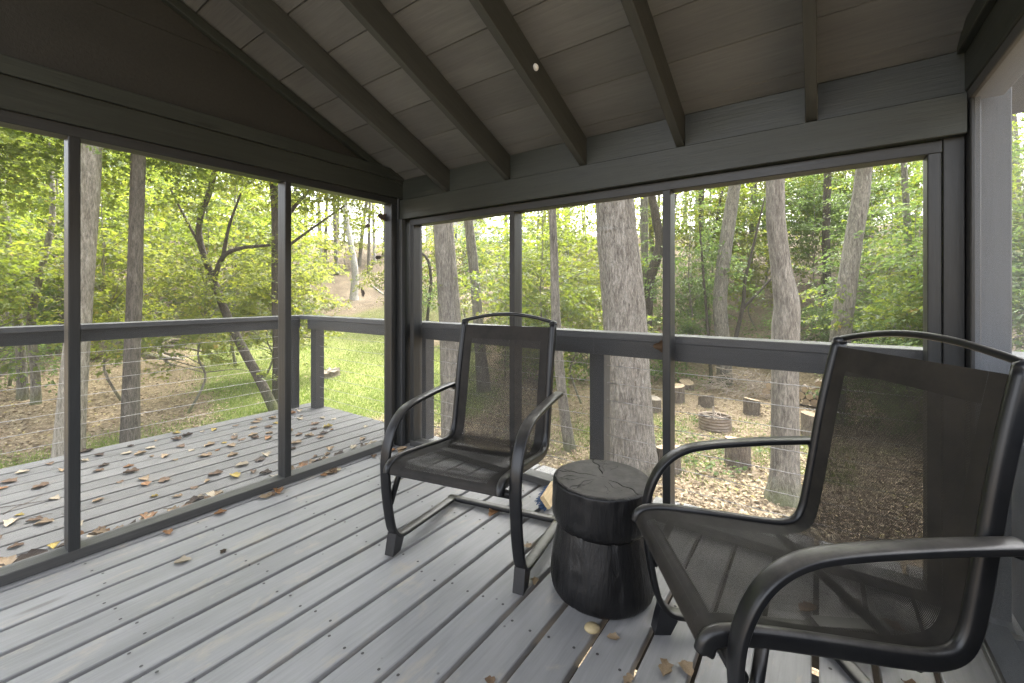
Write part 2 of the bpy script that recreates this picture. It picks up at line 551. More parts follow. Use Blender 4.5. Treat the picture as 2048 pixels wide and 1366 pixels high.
# ------------------------------------------------------------------ terrain
CD = (-math.sin(YAW), math.cos(YAW)); CR = (math.cos(YAW), math.sin(YAW))
def sstep(a, b, x):
    t = np.clip((x - a) / (b - a), 0, 1)
    return t * t * (3 - 2 * t)
def ground(X, Y):
    """the yard: level below the deck, a lawn that rises gently, a wooded bank beyond that starts nearer on the right"""
    X = np.asarray(X, float); Y = np.asarray(Y, float)
    wv = CD[0] * X + CD[1] * Y; q = CR[0] * X + CR[1] * Y
    Rr = np.hypot(wv, q); ang = np.arctan2(q, wv)
    s = sstep(-0.15, 0.30, ang)
    back = sstep(1.7, 3.1, np.abs(ang))
    s = s * (1 - back) + 0.5 * back
    w0 = 24 * (1 - s) + 13.5 * s
    z = -1.7 + 0.075 * (1 - s) * np.maximum(0, np.minimum(Rr, w0) - 8)
    e = np.maximum(0, Rr - w0)
    e2 = e - 1.5 * (1 - np.exp(-e / 1.5))
    up = (0.36 * (1 - s) + 0.40 * s) * e2
    z = z + np.where(up < 5, up, 5 + 3.5 * (1 - np.exp(-np.maximum(up - 5, 0) / 3.5)))
    f = sstep(7, 16, Rr)
    z = z + f * (0.10 * np.sin(X * 0.9 + 1.3) * np.cos(Y * 0.7) + 0.06 * np.sin(X * 2.1 + Y * 1.7))
    z = z + sstep(16, 26, Rr) * (0.35 * np.sin(X * 0.31 + 2) * np.cos(Y * 0.27 + 1) + 0.2 * np.sin(X * 0.7 - Y * 0.55))
    return z
def gz(x, y): return float(ground(x, y))

def vnoise(X, Y, s, seed=0.0):
    a = np.sin(X * s + 3.1 * np.sin(Y * s * 0.61 + seed) + seed) + np.sin(Y * s * 1.13 + 2.3 * np.sin(X * s * 0.73 + seed * 2) + 1.7)
    b = np.sin(X * s * 2.3 + Y * s * 1.9 + seed * 3) * np.sin(Y * s * 2.7 - X * s * 1.3)
    return (a / 2 + 0.5 * b) / 1.5

def lawn_mask(X, Y):
    wv = CD[0] * X + CD[1] * Y; q = CR[0] * X + CR[1] * Y
    Rr = np.hypot(wv, q); ang = np.arctan2(q, wv)
    nz = vnoise(X, Y, 0.9, 0.4)
    a = sstep(-0.70, -0.56, ang + 0.05 * nz) * (1 - sstep(-0.15, 0.01, ang + 0.05 * nz))
    lawn = a * sstep(8.6, 10.0, Rr + 0.8 * nz) * (1 - sstep(20, 25, Rr + 1.5 * nz))
    lawn = lawn * (1 - 0.75 * sstep(0.35, 0.6, vnoise(X, Y, 0.55, 2.2)) * sstep(15, 18, Rr))
    near = (1 - sstep(-0.45, -0.25, ang)) * sstep(6.5, 7.5, Rr) * (1 - sstep(9.5, 11.5, Rr + nz)) * (0.78 + 0.4 * nz)
    path = sstep(-0.5, -0.4, ang) * (1 - sstep(-0.12, -0.02, ang)) * sstep(22.5, 23.5, Rr + 0.6 * nz) * (1 - sstep(25.5, 27, Rr + 0.6 * nz)) * 0.8
    right = sstep(-0.05, 0.15, ang) * (1 - sstep(0.75, 0.9, ang)) * sstep(7.0, 8.0, Rr + nz) * (1 - sstep(10, 12, Rr + nz)) * (0.30 + 0.45 * vnoise(X, Y, 1.7, 5.0))
    return np.clip(np.maximum(np.maximum(lawn, near), np.maximum(path, right)), 0, 1)

DECK_GX0 = -4.5
def make_ground():
    nA = 260
    rad = np.concatenate([[0.0], np.linspace(1.5, 30, 96), np.geomspace(31, 600, 40)])
    ang = np.linspace(0, 2 * math.pi, nA, endpoint=False)
    V = [(0, 0, -1.7)]
    X = np.outer(rad[1:], -np.sin(YAW - ang)).ravel(); Y = np.outer(rad[1:], np.cos(YAW - ang)).ravel()
    Z = ground(X, Y)
    V += list(zip(X, Y, Z))
    F = [(0, 1 + (k + 1) % nA, 1 + k) for k in range(nA)]
    for i in range(len(rad) - 2):
        for k in range(nA):
            a = 1 + i * nA + k; b = 1 + i * nA + (k + 1) % nA
            F.append((a, b, b + nA, a + nA))
    me = np_mesh('ground', V, F)
    at = me.attributes.new('lawn', 'FLOAT', 'POINT')
    m = np.concatenate([[0], lawn_mask(X, Y)])
    at.data.foreach_set('value', m.astype(np.float32))
    at3 = me.attributes.new('slope', 'FLOAT', 'POINT')
    Rr_ = np.hypot(X, Y)
    at3.data.foreach_set('value', np.concatenate([[0], sstep(14, 24, Rr_) * (1 - 0.5 * lawn_mask(X, Y))]).astype(np.float32))
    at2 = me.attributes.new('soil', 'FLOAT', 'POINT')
    so = np.concatenate([[1], ((X > DECK_GX0) & (X < 0.75) & (Y < 2.6)).astype(float)])  # mask of the darkened ground below the deck
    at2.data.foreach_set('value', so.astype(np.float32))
    mt, n, out = new_mat('yard_ground')
    a = n.nodes.new('ShaderNodeAttribute'); a.attribute_name = 'lawn'
    cv = coords(n, (1, 1, 1), False)
    f1 = tex_noise(n, cv, 1.1, 6, 0.65); f2 = tex_noise(n, cv, 14, 5, 0.75); f3 = tex_noise(n, cv, 45, 3, 0.7)
    lit = ramp(n, f2, [(0.28, (0.10, 0.075, 0.048)), (0.45, (0.21, 0.165, 0.11)), (0.6, (0.31, 0.255, 0.175)), (0.75, (0.39, 0.335, 0.24))])
    lit = mixc(n, 0.45, lit, ramp(n, f1, [(0.3, (0.55, 0.5, 0.45)), (0.7, (1.2, 1.15, 1.1))]), 'MULTIPLY')
    gr = ramp(n, f3, [(0.3, (0.09, 0.11, 0.035)), (0.55, (0.17, 0.19, 0.06)), (0.75, (0.26, 0.26, 0.11))])
    gr = mixc(n, 0.4, gr, ramp(n, f1, [(0.3, (0.75, 0.8, 0.7)), (0.7, (1.2, 1.1, 1.0))]), 'MULTIPLY')
    ad = N(n, 'ShaderNodeMath', operation='ADD')
    n.links.new(a.outputs['Fac'], ad.inputs[0])
    mu = N(n, 'ShaderNodeMath', operation='MULTIPLY_ADD'); mu.inputs[1].default_value = 0.9; mu.inputs[2].default_value = -0.45
    n.links.new(f2, mu.inputs[0]); n.links.new(mu.outputs[0], ad.inputs[1])
    c = mixc(n, ramp(n, ad.outputs[0], [(0.30, (0, 0, 0)), (0.62, (1, 1, 1))]), lit, gr)
    a3 = n.nodes.new('ShaderNodeAttribute'); a3.attribute_name = 'slope'
    c = mixc(n, a3.outputs['Fac'], c, mixc(n, 0.7, c, ramp(n, f1, [(0.35, (0.050, 0.040, 0.030)), (0.65, (0.13, 0.105, 0.075))])))   # darker earth and rotted leaves on the bank
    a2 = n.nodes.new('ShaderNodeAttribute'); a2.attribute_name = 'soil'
    c = mixc(n, a2.outputs['Fac'], c, (0.075, 0.058, 0.044))         # bare soil below the deck, darkened to dim the glow through board gaps
    finish(n, out, c, 0.95, bump(n, f2, 0.8, 0.05), 0.15)
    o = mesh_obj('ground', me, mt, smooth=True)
    tag(o, kind='structure')
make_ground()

# ------------------------------------------------------------------ porch dimensions
XA, YB, XC = -2.56, 2.15, 0.42                   # inner faces of the three screened sides
YBACK = -1.70                                    # where the porch carries on behind the camera
DECK_X0, DECK_X1, DECK_Y1 = -4.40, 0.66, 2.42
PITCH = 0.1482
SL = 0.433                                       # roof slope
def ceil_z(y): return 1.99 + SL * (YB - y)

def build_floor():
    fl = thing('porch_floor', loc=(-1.0, 0.3, -0.04), kind='structure')
    dk = thing('deck_floor', loc=(-3.5, 0.3, -0.04), kind='structure')
    rnd = random.Random(5)
    k0 = -13
    x = -0.453
    i = -40
    screws = {0: [], 1: []}
    for k in range(-30, 12):
        xl = -0.453 + k * PITCH
        xr = xl + PITCH
        if xl < DECK_X0 - 0.02 or xr > DECK_X1 + 0.03: continue
        xm = (xl + xr) / 2
        par, mt, idx = (fl, M['floor'], 0) if xm > XA - 0.05 else (dk, M['deck'], 1)
        gap = 0.0185 if idx == 0 else 0.0145
        y1 = DECK_Y1 + rnd.uniform(-0.006, 0.006)
        board('board', (xm, YBACK, -0.018 + rnd.uniform(-0.0012, 0.0012)), (xm, y1, -0.018 + rnd.uniform(-0.0012, 0.0012)), PITCH - gap, 0.036, mt, par, ch=0.003)
        for yj in (-1.2, -0.8, -0.4, 0.0, 0.4, 0.8, 1.2, 1.6, 2.0, 2.3):
            for dx in (-0.042, 0.042):
                screws[idx].append((xm + dx + rnd.uniform(-0.006, 0.006), yj + 0.02 * (k % 3) + rnd.uniform(-0.008, 0.008)))
    for idx, par in ((0, fl), (1, dk)):
        V, F = [], []
        for sx_, sy_ in screws[idx]:
            o = len(V)
            V += [(sx_ + 0.0052 * math.cos(a * math.pi / 4), sy_ + 0.0052 * math.sin(a * math.pi / 4), 0.0022) for a in range(8)]
            F.append(tuple(range(o, o + 8)))
        tag(mesh_obj('screw', np_mesh('screw', V, F), M['screw'], par), kind='stuff')
    # joists and rim below, seen through the gaps
    for yj in (-1.2, -0.8, -0.4, 0.0, 0.4, 0.8, 1.2, 1.6, 2.0):
        box('joist', (DECK_X0 + 0.05, yj - 0.019, -0.285), (DECK_X1 - 0.05, yj + 0.019, -0.043), M['rail'], fl)
    box('rim_joist', (DECK_X0 + 0.02, DECK_Y1 - 0.075, -0.26), (DECK_X1 - 0.03, DECK_Y1 - 0.037, -0.041), M['rail'], fl)
    box('rim_joist', (DECK_X0 + 0.03, YBACK, -0.26), (DECK_X0 + 0.068, DECK_Y1 - 0.08, -0.041), M['rail'], dk)
    for px, py in ((-4.25, 2.25), (-2.5, 2.25), (-0.9, 2.25), (0.5, 2.25), (-4.25, 0.2), (-2.5, 0.2)):
        box('deck_pier', (px - 0.07, py - 0.07, -1.85), (px + 0.07, py + 0.07, -0.262), M['rail'], dk)
build_floor()

# ------------------------------------------------------------------ roof
def build_roof():
    rf = thing('porch_roof', 'dark painted pitched porch roof with open rafters and wide ceiling boards', 'roof', (-1.07, 0.2, 1.84))
    y0 = YBACK
    # ceiling boards run along X, lapped one over the next
    nb = 0
    y = YB + 0.14
    while y > y0:
        ya, yb = y, y - 0.207
        up = 0.0
        t = 0.010
        p = Vector((0, (ya + yb) / 2, ceil_z((ya + yb) / 2) + t + 0.002 + up))
        nrm = Vector((0, SL, 1)).normalized()
        a = Vector((XA - 0.20, p.y, p.z)); b = Vector((XC + 0.20, p.y, p.z))
        tilt = -0.016
        side = (Matrix.Rotation(tilt, 3, 'X') @ nrm)
        board('ceiling_board', a, b, 0.207 * math.sqrt(1 + SL * SL) - 0.003, 0.018, M['ceiling'], rf, side, ch=0.004)
        y -= 0.207
        nb += 1
    # rafters
    for x in (-2.085, -1.570, -1.055, -0.540, -0.025):
        ya, yb = YB + 0.03, y0
        h = 0.140
        za, zb = ceil_z(ya), ceil_z(yb)
        off = h / 2 * math.sqrt(1 + SL * SL) + 0.004
        r_ = board('rafter', (x, ya, za - off), (x, yb, zb - off), 0.038, h, M['rafter'], rf, Vector((0, SL, 1)), ch=0.002)
    # blocking between the rafter ends
    xs = [XA - 0.03, -2.085, -1.570, -1.055, -0.540, -0.025, XC + 0.03]
    for a, b in zip(xs[:-1], xs[1:]):
        box('blocking_board', (a + 0.021, YB - 0.004, 1.832), (b - 0.021, YB + 0.034, ceil_z(YB) - 0.003), M['beam'], rf)
    # roof skin
    v = []
    for yy in (YB + 0.45, y0 - 0.1):
        for xx in (XA - 0.35, XC + 0.35):
            v += [(xx, yy, ceil_z(yy) + 0.065), (xx, yy, ceil_z(yy) + 0.11)]
    f = [(0, 2, 6, 4), (1, 5, 7, 3), (0, 1, 3, 2), (4, 6, 7, 5), (0, 4, 5, 1), (2, 3, 7, 6)]
    mesh_obj('roof_covering', np_mesh('roof_covering', v, f), M['shingle'], rf)
build_roof()

# ------------------------------------------------------------------ insect screens: real woven wires
def screen_mesh(name, o, u, v, lu, lv, pitch, dia, mat, parent):
    """two sets of square wires in the plane spanned by u and v from corner o"""
    o, u, v = (np.array(q, float) for q in (o, u, v))
    nn = np.cross(u, v)
    r = dia / 2
    quads = []
    def run(along, across, la, lc, dz):
        k = np.arange(pitch / 2, lc, pitch)
        base = o + k[:, None] * across + dz * nn
        c = [(-r, -r), (r, -r), (r, r), (-r, r)]
        for i in range(4):
            a0, a1 = c[i], c[(i + 1) % 4]
            p0 = base + a0[0] * across + a0[1] * nn
            p1 = base + a1[0] * across + a1[1] * nn
            quads.append(np.stack([p0, p1, p1 + la * along, p0 + la * along], 1).reshape(-1, 3))
    run(u, v, lu, lv, 0.0)
    run(v, u, lv, lu, dia)
    me = np_polys(name, np.concatenate(quads), 4)
    s = mesh_obj(name, me, mat, parent)
    return s

def build_walls():
    T, B, S = M['trim'], M['beam'], M['sill']
    # ---- left side (A), plane x = XA
    a = thing('screen_wall', 'left screened porch side with dark gable panel above three openings', 'wall', (XA - 0.04, 0.3, 0.0))
    D = 0.089
    box('sill', (XA - D, YBACK, 0.001), (XA, 2.074, 0.044), S, a)
    for yc in (0.397, 1.296, -0.55, -1.5):
        box('post', (XA - D, yc - 0.019, 0.0442), (XA - 0.002, yc + 0.019, 1.794), T, a)
    box('post', (XA - D, 2.052, 0.0442), (XA - 0.002, 2.100, 1.794), T, a)
    box('corner_post', (XA - 0.085, 2.1005, 0.001), (XA + 0.035, 2.235, 1.686), T, a)
    box('corner_block', (XA - 0.085, 2.1005, 1.6865), (XA + 0.0115, 2.24, 1.8425), T, a)
    box('corner_bead', (XA + 0.0352, 2.104, 0.001), (XA + 0.047, 2.140, 1.686), M['cap'], a)
    box('header_trim', (XA - D, YBACK, 1.795), (XA - 0.001, 2.14, 1.843), T, a)
    box('header_beam', (XA - 0.10, YBACK, 1.8432), (XA + 0.012, 2.145, 1.975), B, a)
    box('header_moulding', (XA - 0.09, YBACK, 1.9752), (XA + 0.026, 2.145, 2.046), B, a)
    # gable panel: three wide boards cut to the slope
    def gable(xl, xh, z0, par, rows):
        edges = [z0] + rows
        for lo, hi in zip(edges[:-1], edges[1:]):
            ylo = YB - (lo - 1.99) / SL; yhi = YB - (hi - 1.99) / SL
            pts = [(YBACK, lo + 0.001), (min(ylo, YB), lo + 0.001), (min(yhi, YB), hi - 0.001), (YBACK, hi - 0.001)]
            v = [(xl, y, z) for y, z in pts] + [(xh, y, z) for y, z in pts]
            f = [(0, 1, 2, 3), (7, 6, 5, 4), (0, 4, 5, 1), (1, 5, 6, 2), (2, 6, 7, 3), (3, 7, 4, 0)]
            o = mesh_obj('gable_board', np_mesh('gable_board', v, f), M['gable'], par)
    M['gable'] = painted_wood('gable_paint', (0.022, 0.0205, 0.016), 0.65, 0.3, vary=0.05)
    gable(XA - 0.07, XA - 0.045, 2.0, a, [2.42, 2.85, 3.30, 3.655])
    off = 0.034
    board('gable_trim', (XA - 0.024, YB - 0.10, ceil_z(YB - 0.10) - off), (XA - 0.024, YBACK, ceil_z(YBACK) - off), 0.040, 0.05, B, a, Vector((0, SL, 1)))
    sa = screen_mesh('screen', (XA - 0.072, YBACK, 0.03), (0, 1, 0), (0, 0, 1), 2.10 - YBACK, 1.78, 0.0022, 0.00026, M['wire'], a)
    # ---- far side (B), plane y = YB
    b = thing('screen_wall', 'back screened porch side facing the fire ring, beam over three openings', 'wall', (-1.07, YB + 0.04, 0.0))
    box('sill', (-2.474, YB, 0.001), (0.38, YB + D, 0.044), S, b)
    for xc in (-1.543, -0.609):
        box('post', (xc - 0.019, YB + 0.002, 0.0442), (xc + 0.019, YB + D, 1.638), T, b)
    box('post', (-2.475, YB + 0.002, 0.0442), (-2.437, YB + D, 1.638), T, b)
    box('post', (0.322, YB + 0.002, 0.0442), (0.360, YB + D, 1.638), T, b)
    box('header_trim', (-2.475, YB + 0.001, 1.639), (0.36, YB + D, 1.684), T, b)
    box('header_beam', (XA + 0.014, YB - 0.035, 1.687), (XC - 0.004, YB + 0.100, 1.829), B, b)
    sb = screen_mesh('screen', (-2.43, YB + 0.072, 0.03), (1, 0, 0), (0, 0, 1), 2.75, 1.62, 0.0022, 0.00026, M['wire'], b)
    # ---- right side (C), plane x = XC
    c = thing('screen_wall', 'right screened porch side seen almost edge on beside the near chair', 'wall', (XC + 0.04, 0.3, 0.0))
    box('sill', (XC, YBACK, 0.001), (XC + D, 2.10, 0.030), S, c)
    box('corner_post', (0.363, YB + 0.004, 0.001), (0.4195, YB + 0.10, 1.686), T, c)
    box('corner_block', (0.4165, 2.1865, 0.001), (0.4415, 2.25, 1.99), T, c)
    box('post', (XC + 0.002, 2.105, 0.001), (XC + 0.028, 2.185, 1.80), T, c)
    for yc in (0.62, -0.5, -1.5):
        box('post', (XC + 0.03, yc - 0.019, 0.0302), (XC + D, yc + 0.019, 1.80), T, c)
    box('header_trim', (XC, YBACK, 1.801), (XC + D, 2.14, 1.838), M['sill'], c)
    box('header_beam', (XC - 0.004, YBACK, 1.8382), (XC + 0.10, 2.145, 1.975), B, c)
    box('header_moulding', (XC - 0.024, YBACK, 1.9752), (XC + 0.09, 2.145, 2.046), B, c)
    gable(XC + 0.045, XC + 0.07, 2.0, c, [2.42, 2.85, 3.30, 3.655])
    board('gable_trim', (XC + 0.022, YB - 0.10, ceil_z(YB - 0.10) - off), (XC + 0.022, YBACK, ceil_z(YBACK) - off), 0.040, 0.05, B, c, Vector((0, SL, 1)))
    box('outer_post', (0.442, 2.196, 0.001), (0.540, 2.300, 1.99), M['cap'], c)
    screen_mesh('screen', (XC + 0.012, YBACK, 0.02), (0, 1, 0), (0, 0, 1), 2.10 - YBACK, 1.79, 0.0026, 0.00021, M['wire_dusty'], c)
build_walls()

# ------------------------------------------------------------------ railings
ZC = [0.717 - 0.1015 * k for k in range(7)]
def cable(p0, p1, par):
    p0, p1 = np.array(p0, float), np.array(p1, float)
    mid = [p0 + (p1 - p0) * t + np.array((0, 0, -0.004 * math.sin(math.pi * t))) for t in np.linspace(0, 1, 7)]
    tube('cable', mid, 0.0019, M['cable'], par, n=5)

def build_rails():
    r1 = thing('deck_railing', 'charcoal railing with steel cables along the far side of the leaf covered deck', 'railing', (-4.30, 0.5, 0.0))
    box('top_rail', (-4.375, YBACK, 0.877), (-4.245, 2.385, 0.915), M['cap'], r1)
    box('rail_board', (-4.345, YBACK, 0.787), (-4.307, 2.30, 0.8765), M['rail'], r1)
    for y in (-1.5, 2.20):
        box('post', (-4.306, y - 0.045, 0.001), (-4.217, y + 0.045, 0.8765), M['rail'], r1)
    for z in ZC: cable((-4.262, -1.455, z), (-4.262, 2.155, z), r1)
    r2 = thing('deck_railing', 'short charcoal cable railing closing the end of the deck by the corner post', 'railing', (-3.4, 2.32, 0.0))
    box('top_rail', (-4.244, 2.255, 0.877), (-2.66, 2.385, 0.915), M['cap'], r2)
    box('rail_board', (-4.10, 2.262, 0.787), (-2.66, 2.300, 0.8765), M['rail'], r2)
    box('post', (-4.11, 2.3005, 0.001), (-4.02, 2.39, 0.8765), M['rail'], r2)
    box('post', (-2.75, 2.3005, 0.001), (-2.66, 2.39, 0.8765), M['rail'], r2)
    for z in ZC: cable((-4.02, 2.345, z), (-2.75, 2.345, z), r2)
    r3 = thing('deck_railing', 'charcoal cable railing behind the back screen and both chairs', 'railing', (-1.0, 2.32, 0.0))
    box('top_rail', (-2.56, 2.255, 0.877), (0.44, 2.385, 0.915), M['cap'], r3)
    box('rail_board', (-2.56, 2.262, 0.787), (-1.045, 2.300, 0.8765), M['rail'], r3)
    box('rail_board', (-1.044, 2.262, 0.787), (0.44, 2.300, 0.8765), M['rail'], r3)
    for x in (-1.045, 0.39, -2.51):
        box('post', (x - 0.045, 2.3005, 0.001), (x + 0.045, 2.39, 0.8765), M['rail'], r3)
    for z in ZC:
        cable((-2.465, 2.345, z), (-1.09, 2.345, z), r3)
        cable((-1.0, 2.345, z), (0.345, 2.345, z), r3)
    r4 = thing('deck_railing', 'pale grey railing with solid lower panel outside the right screen', 'railing', (0.6, 1.0, 0.0))
    box('top_rail', (0.545, YBACK, 0.877), (0.645, 2.40, 0.915), M['deck'], r4)
    n = 0
    y = 2.40
    while y > YBACK + 0.2:
        box('panel_board', (0.556, y - 0.298, 0.002), (0.574 + 0.002 * (n % 2), y, 0.8765), M['deck'], r4)
        y -= 0.30; n += 1
build_rails()

# ------------------------------------------------------------------ chairs
def sweep(path, lat, section, closed=True):
    """sweep a 2-D section (a along `lat`, b along the in-plane normal) along a path that lies in a plane normal to `lat`"""
    path = [np.array(p, float) for p in path]
    lat = np.array(lat, float)
    V, F = [], []
    n = len(section)
    for i, p in enumerate(path):
        t = path[min(i + 1, len(path) - 1)] - path[max(i - 1, 0)]
        t /= np.linalg.norm(t)
        nr = np.cross(lat, t); nr /= np.linalg.norm(nr)
        for a_, b_ in section:
            V.append(p + a_ * lat + b_ * nr)
    for i in range(len(path) - 1):
        for k in range(n):
            F.append((i * n + k, i * n + (k + 1) % n, (i + 1) * n + (k + 1) % n, (i + 1) * n + k))
    F.append(tuple(range(n))[::-1]); F.append(tuple(range((len(path) - 1) * n, len(path) * n)))
    return V, F

def arm_section(hw=0.0245, hh=0.0105):
    # flat oval with a groove along the outer edges
    s = []
    for k in range(20):
        th = 2 * math.pi * k / 20
        a_ = hw * math.copysign(abs(math.cos(th)) ** 0.6, math.cos(th))
        b_ = hh * math.copysign(abs(math.sin(th)) ** 0.75, math.sin(th))
        if abs(math.sin(th)) < 0.2: a_ *= 0.90
        s.append((a_, b_))
    return s
def rail_section(hw=0.0165, hh=0.0215):
    s = []
    for k in range(16):
        th = 2 * math.pi * k / 16
        a_ = hw * math.cos(th); b_ = hh * math.copysign(abs(math.sin(th)) ** 0.8, math.sin(th))
        if abs(math.sin(th)) < 0.15: a_ *= 0.72
        s.append((a_, b_))
    return s

RAIL_P = [(0.012, 0.388), (0.022, 0.412), (0.055, 0.424), (0.13, 0.421), (0.28, 0.402), (0.42, 0.383), (0.485, 0.381), (0.528, 0.398), (0.551, 0.44), (0.566, 0.51), (0.585, 0.62), (0.608, 0.75), (0.634, 0.87), (0.660, 0.975)]
ARM_P = [(0.604, 0.640), (0.55, 0.639), (0.42, 0.634), (0.25, 0.620), (0.165, 0.598), (0.105, 0.550), (0.068, 0.480), (0.054, 0.41), (0.056, 0.33), (0.066, 0.24), (0.082, 0.155), (0.100, 0.100), (0.132, 0.063), (0.175, 0.052), (0.25, 0.045), (0.42, 0.031), (0.60, 0.018)]
def build_chair(label, loc, rotz):
    t = thing('patio_chair', label, 'chair', loc, group='black sling patio chairs', rotz=rotz)
    W = MW[t.name]
    def add(name, arr, mat, smooth=True, par=None, lab=None):
        V, F = arr
        o = mesh_obj(name, np_mesh(name, V, F), mat, par or t, W, smooth)
        if lab: o['label'] = lab
        return o
    L = (1, 0, 0)
    rail = catmull([(0, s, z) for s, z in RAIL_P], 5)
    armp = catmull([(0, s, z) for s, z in ARM_P], 5)
    for sg in (-1, 1):
        rp = [p + np.array((sg * 0.254, 0, 0)) for p in rail]
        ro = add('side_rail', sweep(rp, L, rail_section()), M['frame'])
        # finial on top of the rail
        top = rp[-1]
        V, F = tube_arrays([top + np.array((0, 0.0, q)) for q in (-0.006, 0.0, 0.010, 0.016)], [0.019, 0.021, 0.019, 0.008], 10)
        add('cap', (V, F), M['pad'], par=ro)
        ap = [p + np.array((sg * 0.300, 0, 0)) for p in armp]
        ao = add('arm_and_leg', sweep(ap, L, arm_section()), M['frame'])
        # bracket tying the armrest to the back rail
        V, F = tube_arrays([(sg * 0.262, 0.592, 0.622), (sg * 0.300, 0.600, 0.626)], [0.013, 0.013], 8)
        add('arm_bracket', (V, F), M['frame'])
        # plastic foot below the front bend
        q = [(0.076, 0.0), (0.128, 0.0), (0.152, 0.046), (0.114, 0.078), (0.096, 0.088)]
        V = [(sg * 0.300 - 0.022, s, z) for s, z in q] + [(sg * 0.300 + 0.022, s, z) for s, z in q]
        F = [tuple(range(5)), tuple(range(9, 4, -1))] + [(k, k + 5, (k + 1) % 5 + 5, (k + 1) % 5) for k in range(5)]
        add('foot', (V, F), M['pad'], smooth=False, par=ao)
        # brace from the seat rail down to the leg
        V, F = tube_arrays([(sg * 0.256, 0.130, 0.405), (sg * 0.276, 0.104, 0.320), (sg * 0.292, 0.078, 0.225)], [0.013] * 3, 8)
        add('brace', (V, F), M['frame'])
        # flat runner seam: rear corner
    sec = arm_section(0.022, 0.012)
    add('rear_bar', sweep([(x, 0.612, 0.016) for x in np.linspace(-0.324, 0.324, 9)], (0, 1, 0), sec), M['frame'])
    add('front_crossbar', sweep([(x, 0.064, 0.374) for x in np.linspace(-0.300, 0.300, 9)], (0, 1, 0), [(0.016 * math.cos(k * math.pi / 5), 0.016 * math.sin(k * math.pi / 5)) for k in range(10)]), M['frame'])
    add('rear_crossbar', sweep([(x, 0.455, 0.360) for x in np.linspace(-0.250, 0.250, 9)], (0, 1, 0), [(0.012 * math.cos(k * math.pi / 4), 0.012 * math.sin(k * math.pi / 4)) for k in range(8)]), M['frame'])
    # bowed bar over the back
    tb = catmull([(-0.254, 0.664, 0.983), (-0.20, 0.668, 0.996), (-0.10, 0.672, 1.014), (0, 0.674, 1.020), (0.10, 0.672, 1.014), (0.20, 0.668, 0.996), (0.254, 0.664, 0.983)], 5)
    V, F = tube_arrays(tb, [0.0095] * len(tb), 8)
    add('top_bar', (V, F), M['frame'])
    # sling: seat and back in one cloth, sagging between the rails
    prof = catmull([(0, s, z) for s, z in RAIL_P], 6)
    prof = [np.array((0, p[1], p[2])) for p in prof]
    seg = [0.0]
    for a_, b_ in zip(prof[:-1], prof[1:]): seg.append(seg[-1] + float(np.linalg.norm(b_ - a_)))
    keep = [i for i in range(len(prof)) if seg[i] < seg[-1] - 0.012]
    nx = 17
    def surf(x0, x1, nx, lift, i0=0, i1=None):
        V, F, UV = [], [], []
        idx = keep[i0:i1]
        for r_, i in enumerate(idx):
            p = prof[i]
            tt = prof[min(i + 1, len(prof) - 1)] - prof[max(i - 1, 0)]; tt /= np.linalg.norm(tt)
            nr = np.cross((1, 0, 0), tt)
            vv = seg[i] / seg[-1]
            sag = 0.026 * math.sin(math.pi * min(1, vv / 0.46)) if vv < 0.46 else 0.014 * math.sin(math.pi * (vv - 0.46) / 0.54)
            for j in range(nx):
                x = x0 + (x1 - x0) * j / (nx - 1)
                f_ = 1 - (x / 0.242) ** 2
                ten = 0.004 * math.cos(5 * x / 0.236) * math.sin(9 * vv) * (1 if vv < 0.46 else 0.3)
                V.append(p + np.array((x, 0, 0)) + nr * (0.010 + lift - sag * f_ + ten * f_))
                UV.append((x + 0.5, seg[i]))
        rows = len(idx)
        for r_ in range(rows - 1):
            for j in range(nx - 1):
                F.append((r_ * nx + j, r_ * nx + j + 1, (r_ + 1) * nx + j + 1, (r_ + 1) * nx + j))
        return V, F, UV
    V, F, UV = surf(-0.242, 0.242, nx, 0.0)
    V_, F_, UV_ = surf(-0.242, 0.242, nx, -0.0016)              # lower face of the woven yarns
    F = F + [tuple(i + len(V) for i in q) for q in F_]; V = V + V_; UV = UV + UV_
    me = np_mesh('sling', V, F)
    ul = me.uv_layers.new(name='UVMap')
    li = np.empty(len(me.loops), dtype=np.int32); me.loops.foreach_get('vertex_index', li)
    ul.data.foreach_set('uv', np.array(UV, dtype=np.float32)[li].ravel())
    so = mesh_obj('sling', me, M['sling'], t, W, True)
    for sg in (-1, 1):
        V, F, _ = surf(sg * 0.242, sg * 0.196, 4, -0.0038)
        mesh_obj('sling_hem', np_mesh('sling_hem', V, F), M['hem'], so, W, True)
    V, F, _ = surf(-0.195, 0.195, 13, -0.0038, 0, 8)
    mesh_obj('sling_hem', np_mesh('sling_hem', V, F), M['hem'], so, W, True)
    V, F, _ = surf(-0.195, 0.195, 13, -0.0038, -5, None)
    mesh_obj('sling_hem', np_mesh('sling_hem', V, F), M['hem'], so, W, True)
    return t
# local +X is the sitter's left-to-right seen from the front, +Y points to the back
build_chair('black mesh sling chair facing us left of the black log table', (-1.195, 1.181, 0.003), math.atan2(0.216, 0.976))
build_chair('large near black mesh sling chair seen from its side at the right', (-0.346, 1.154, 0.003), math.atan2(-0.825, 0.565))

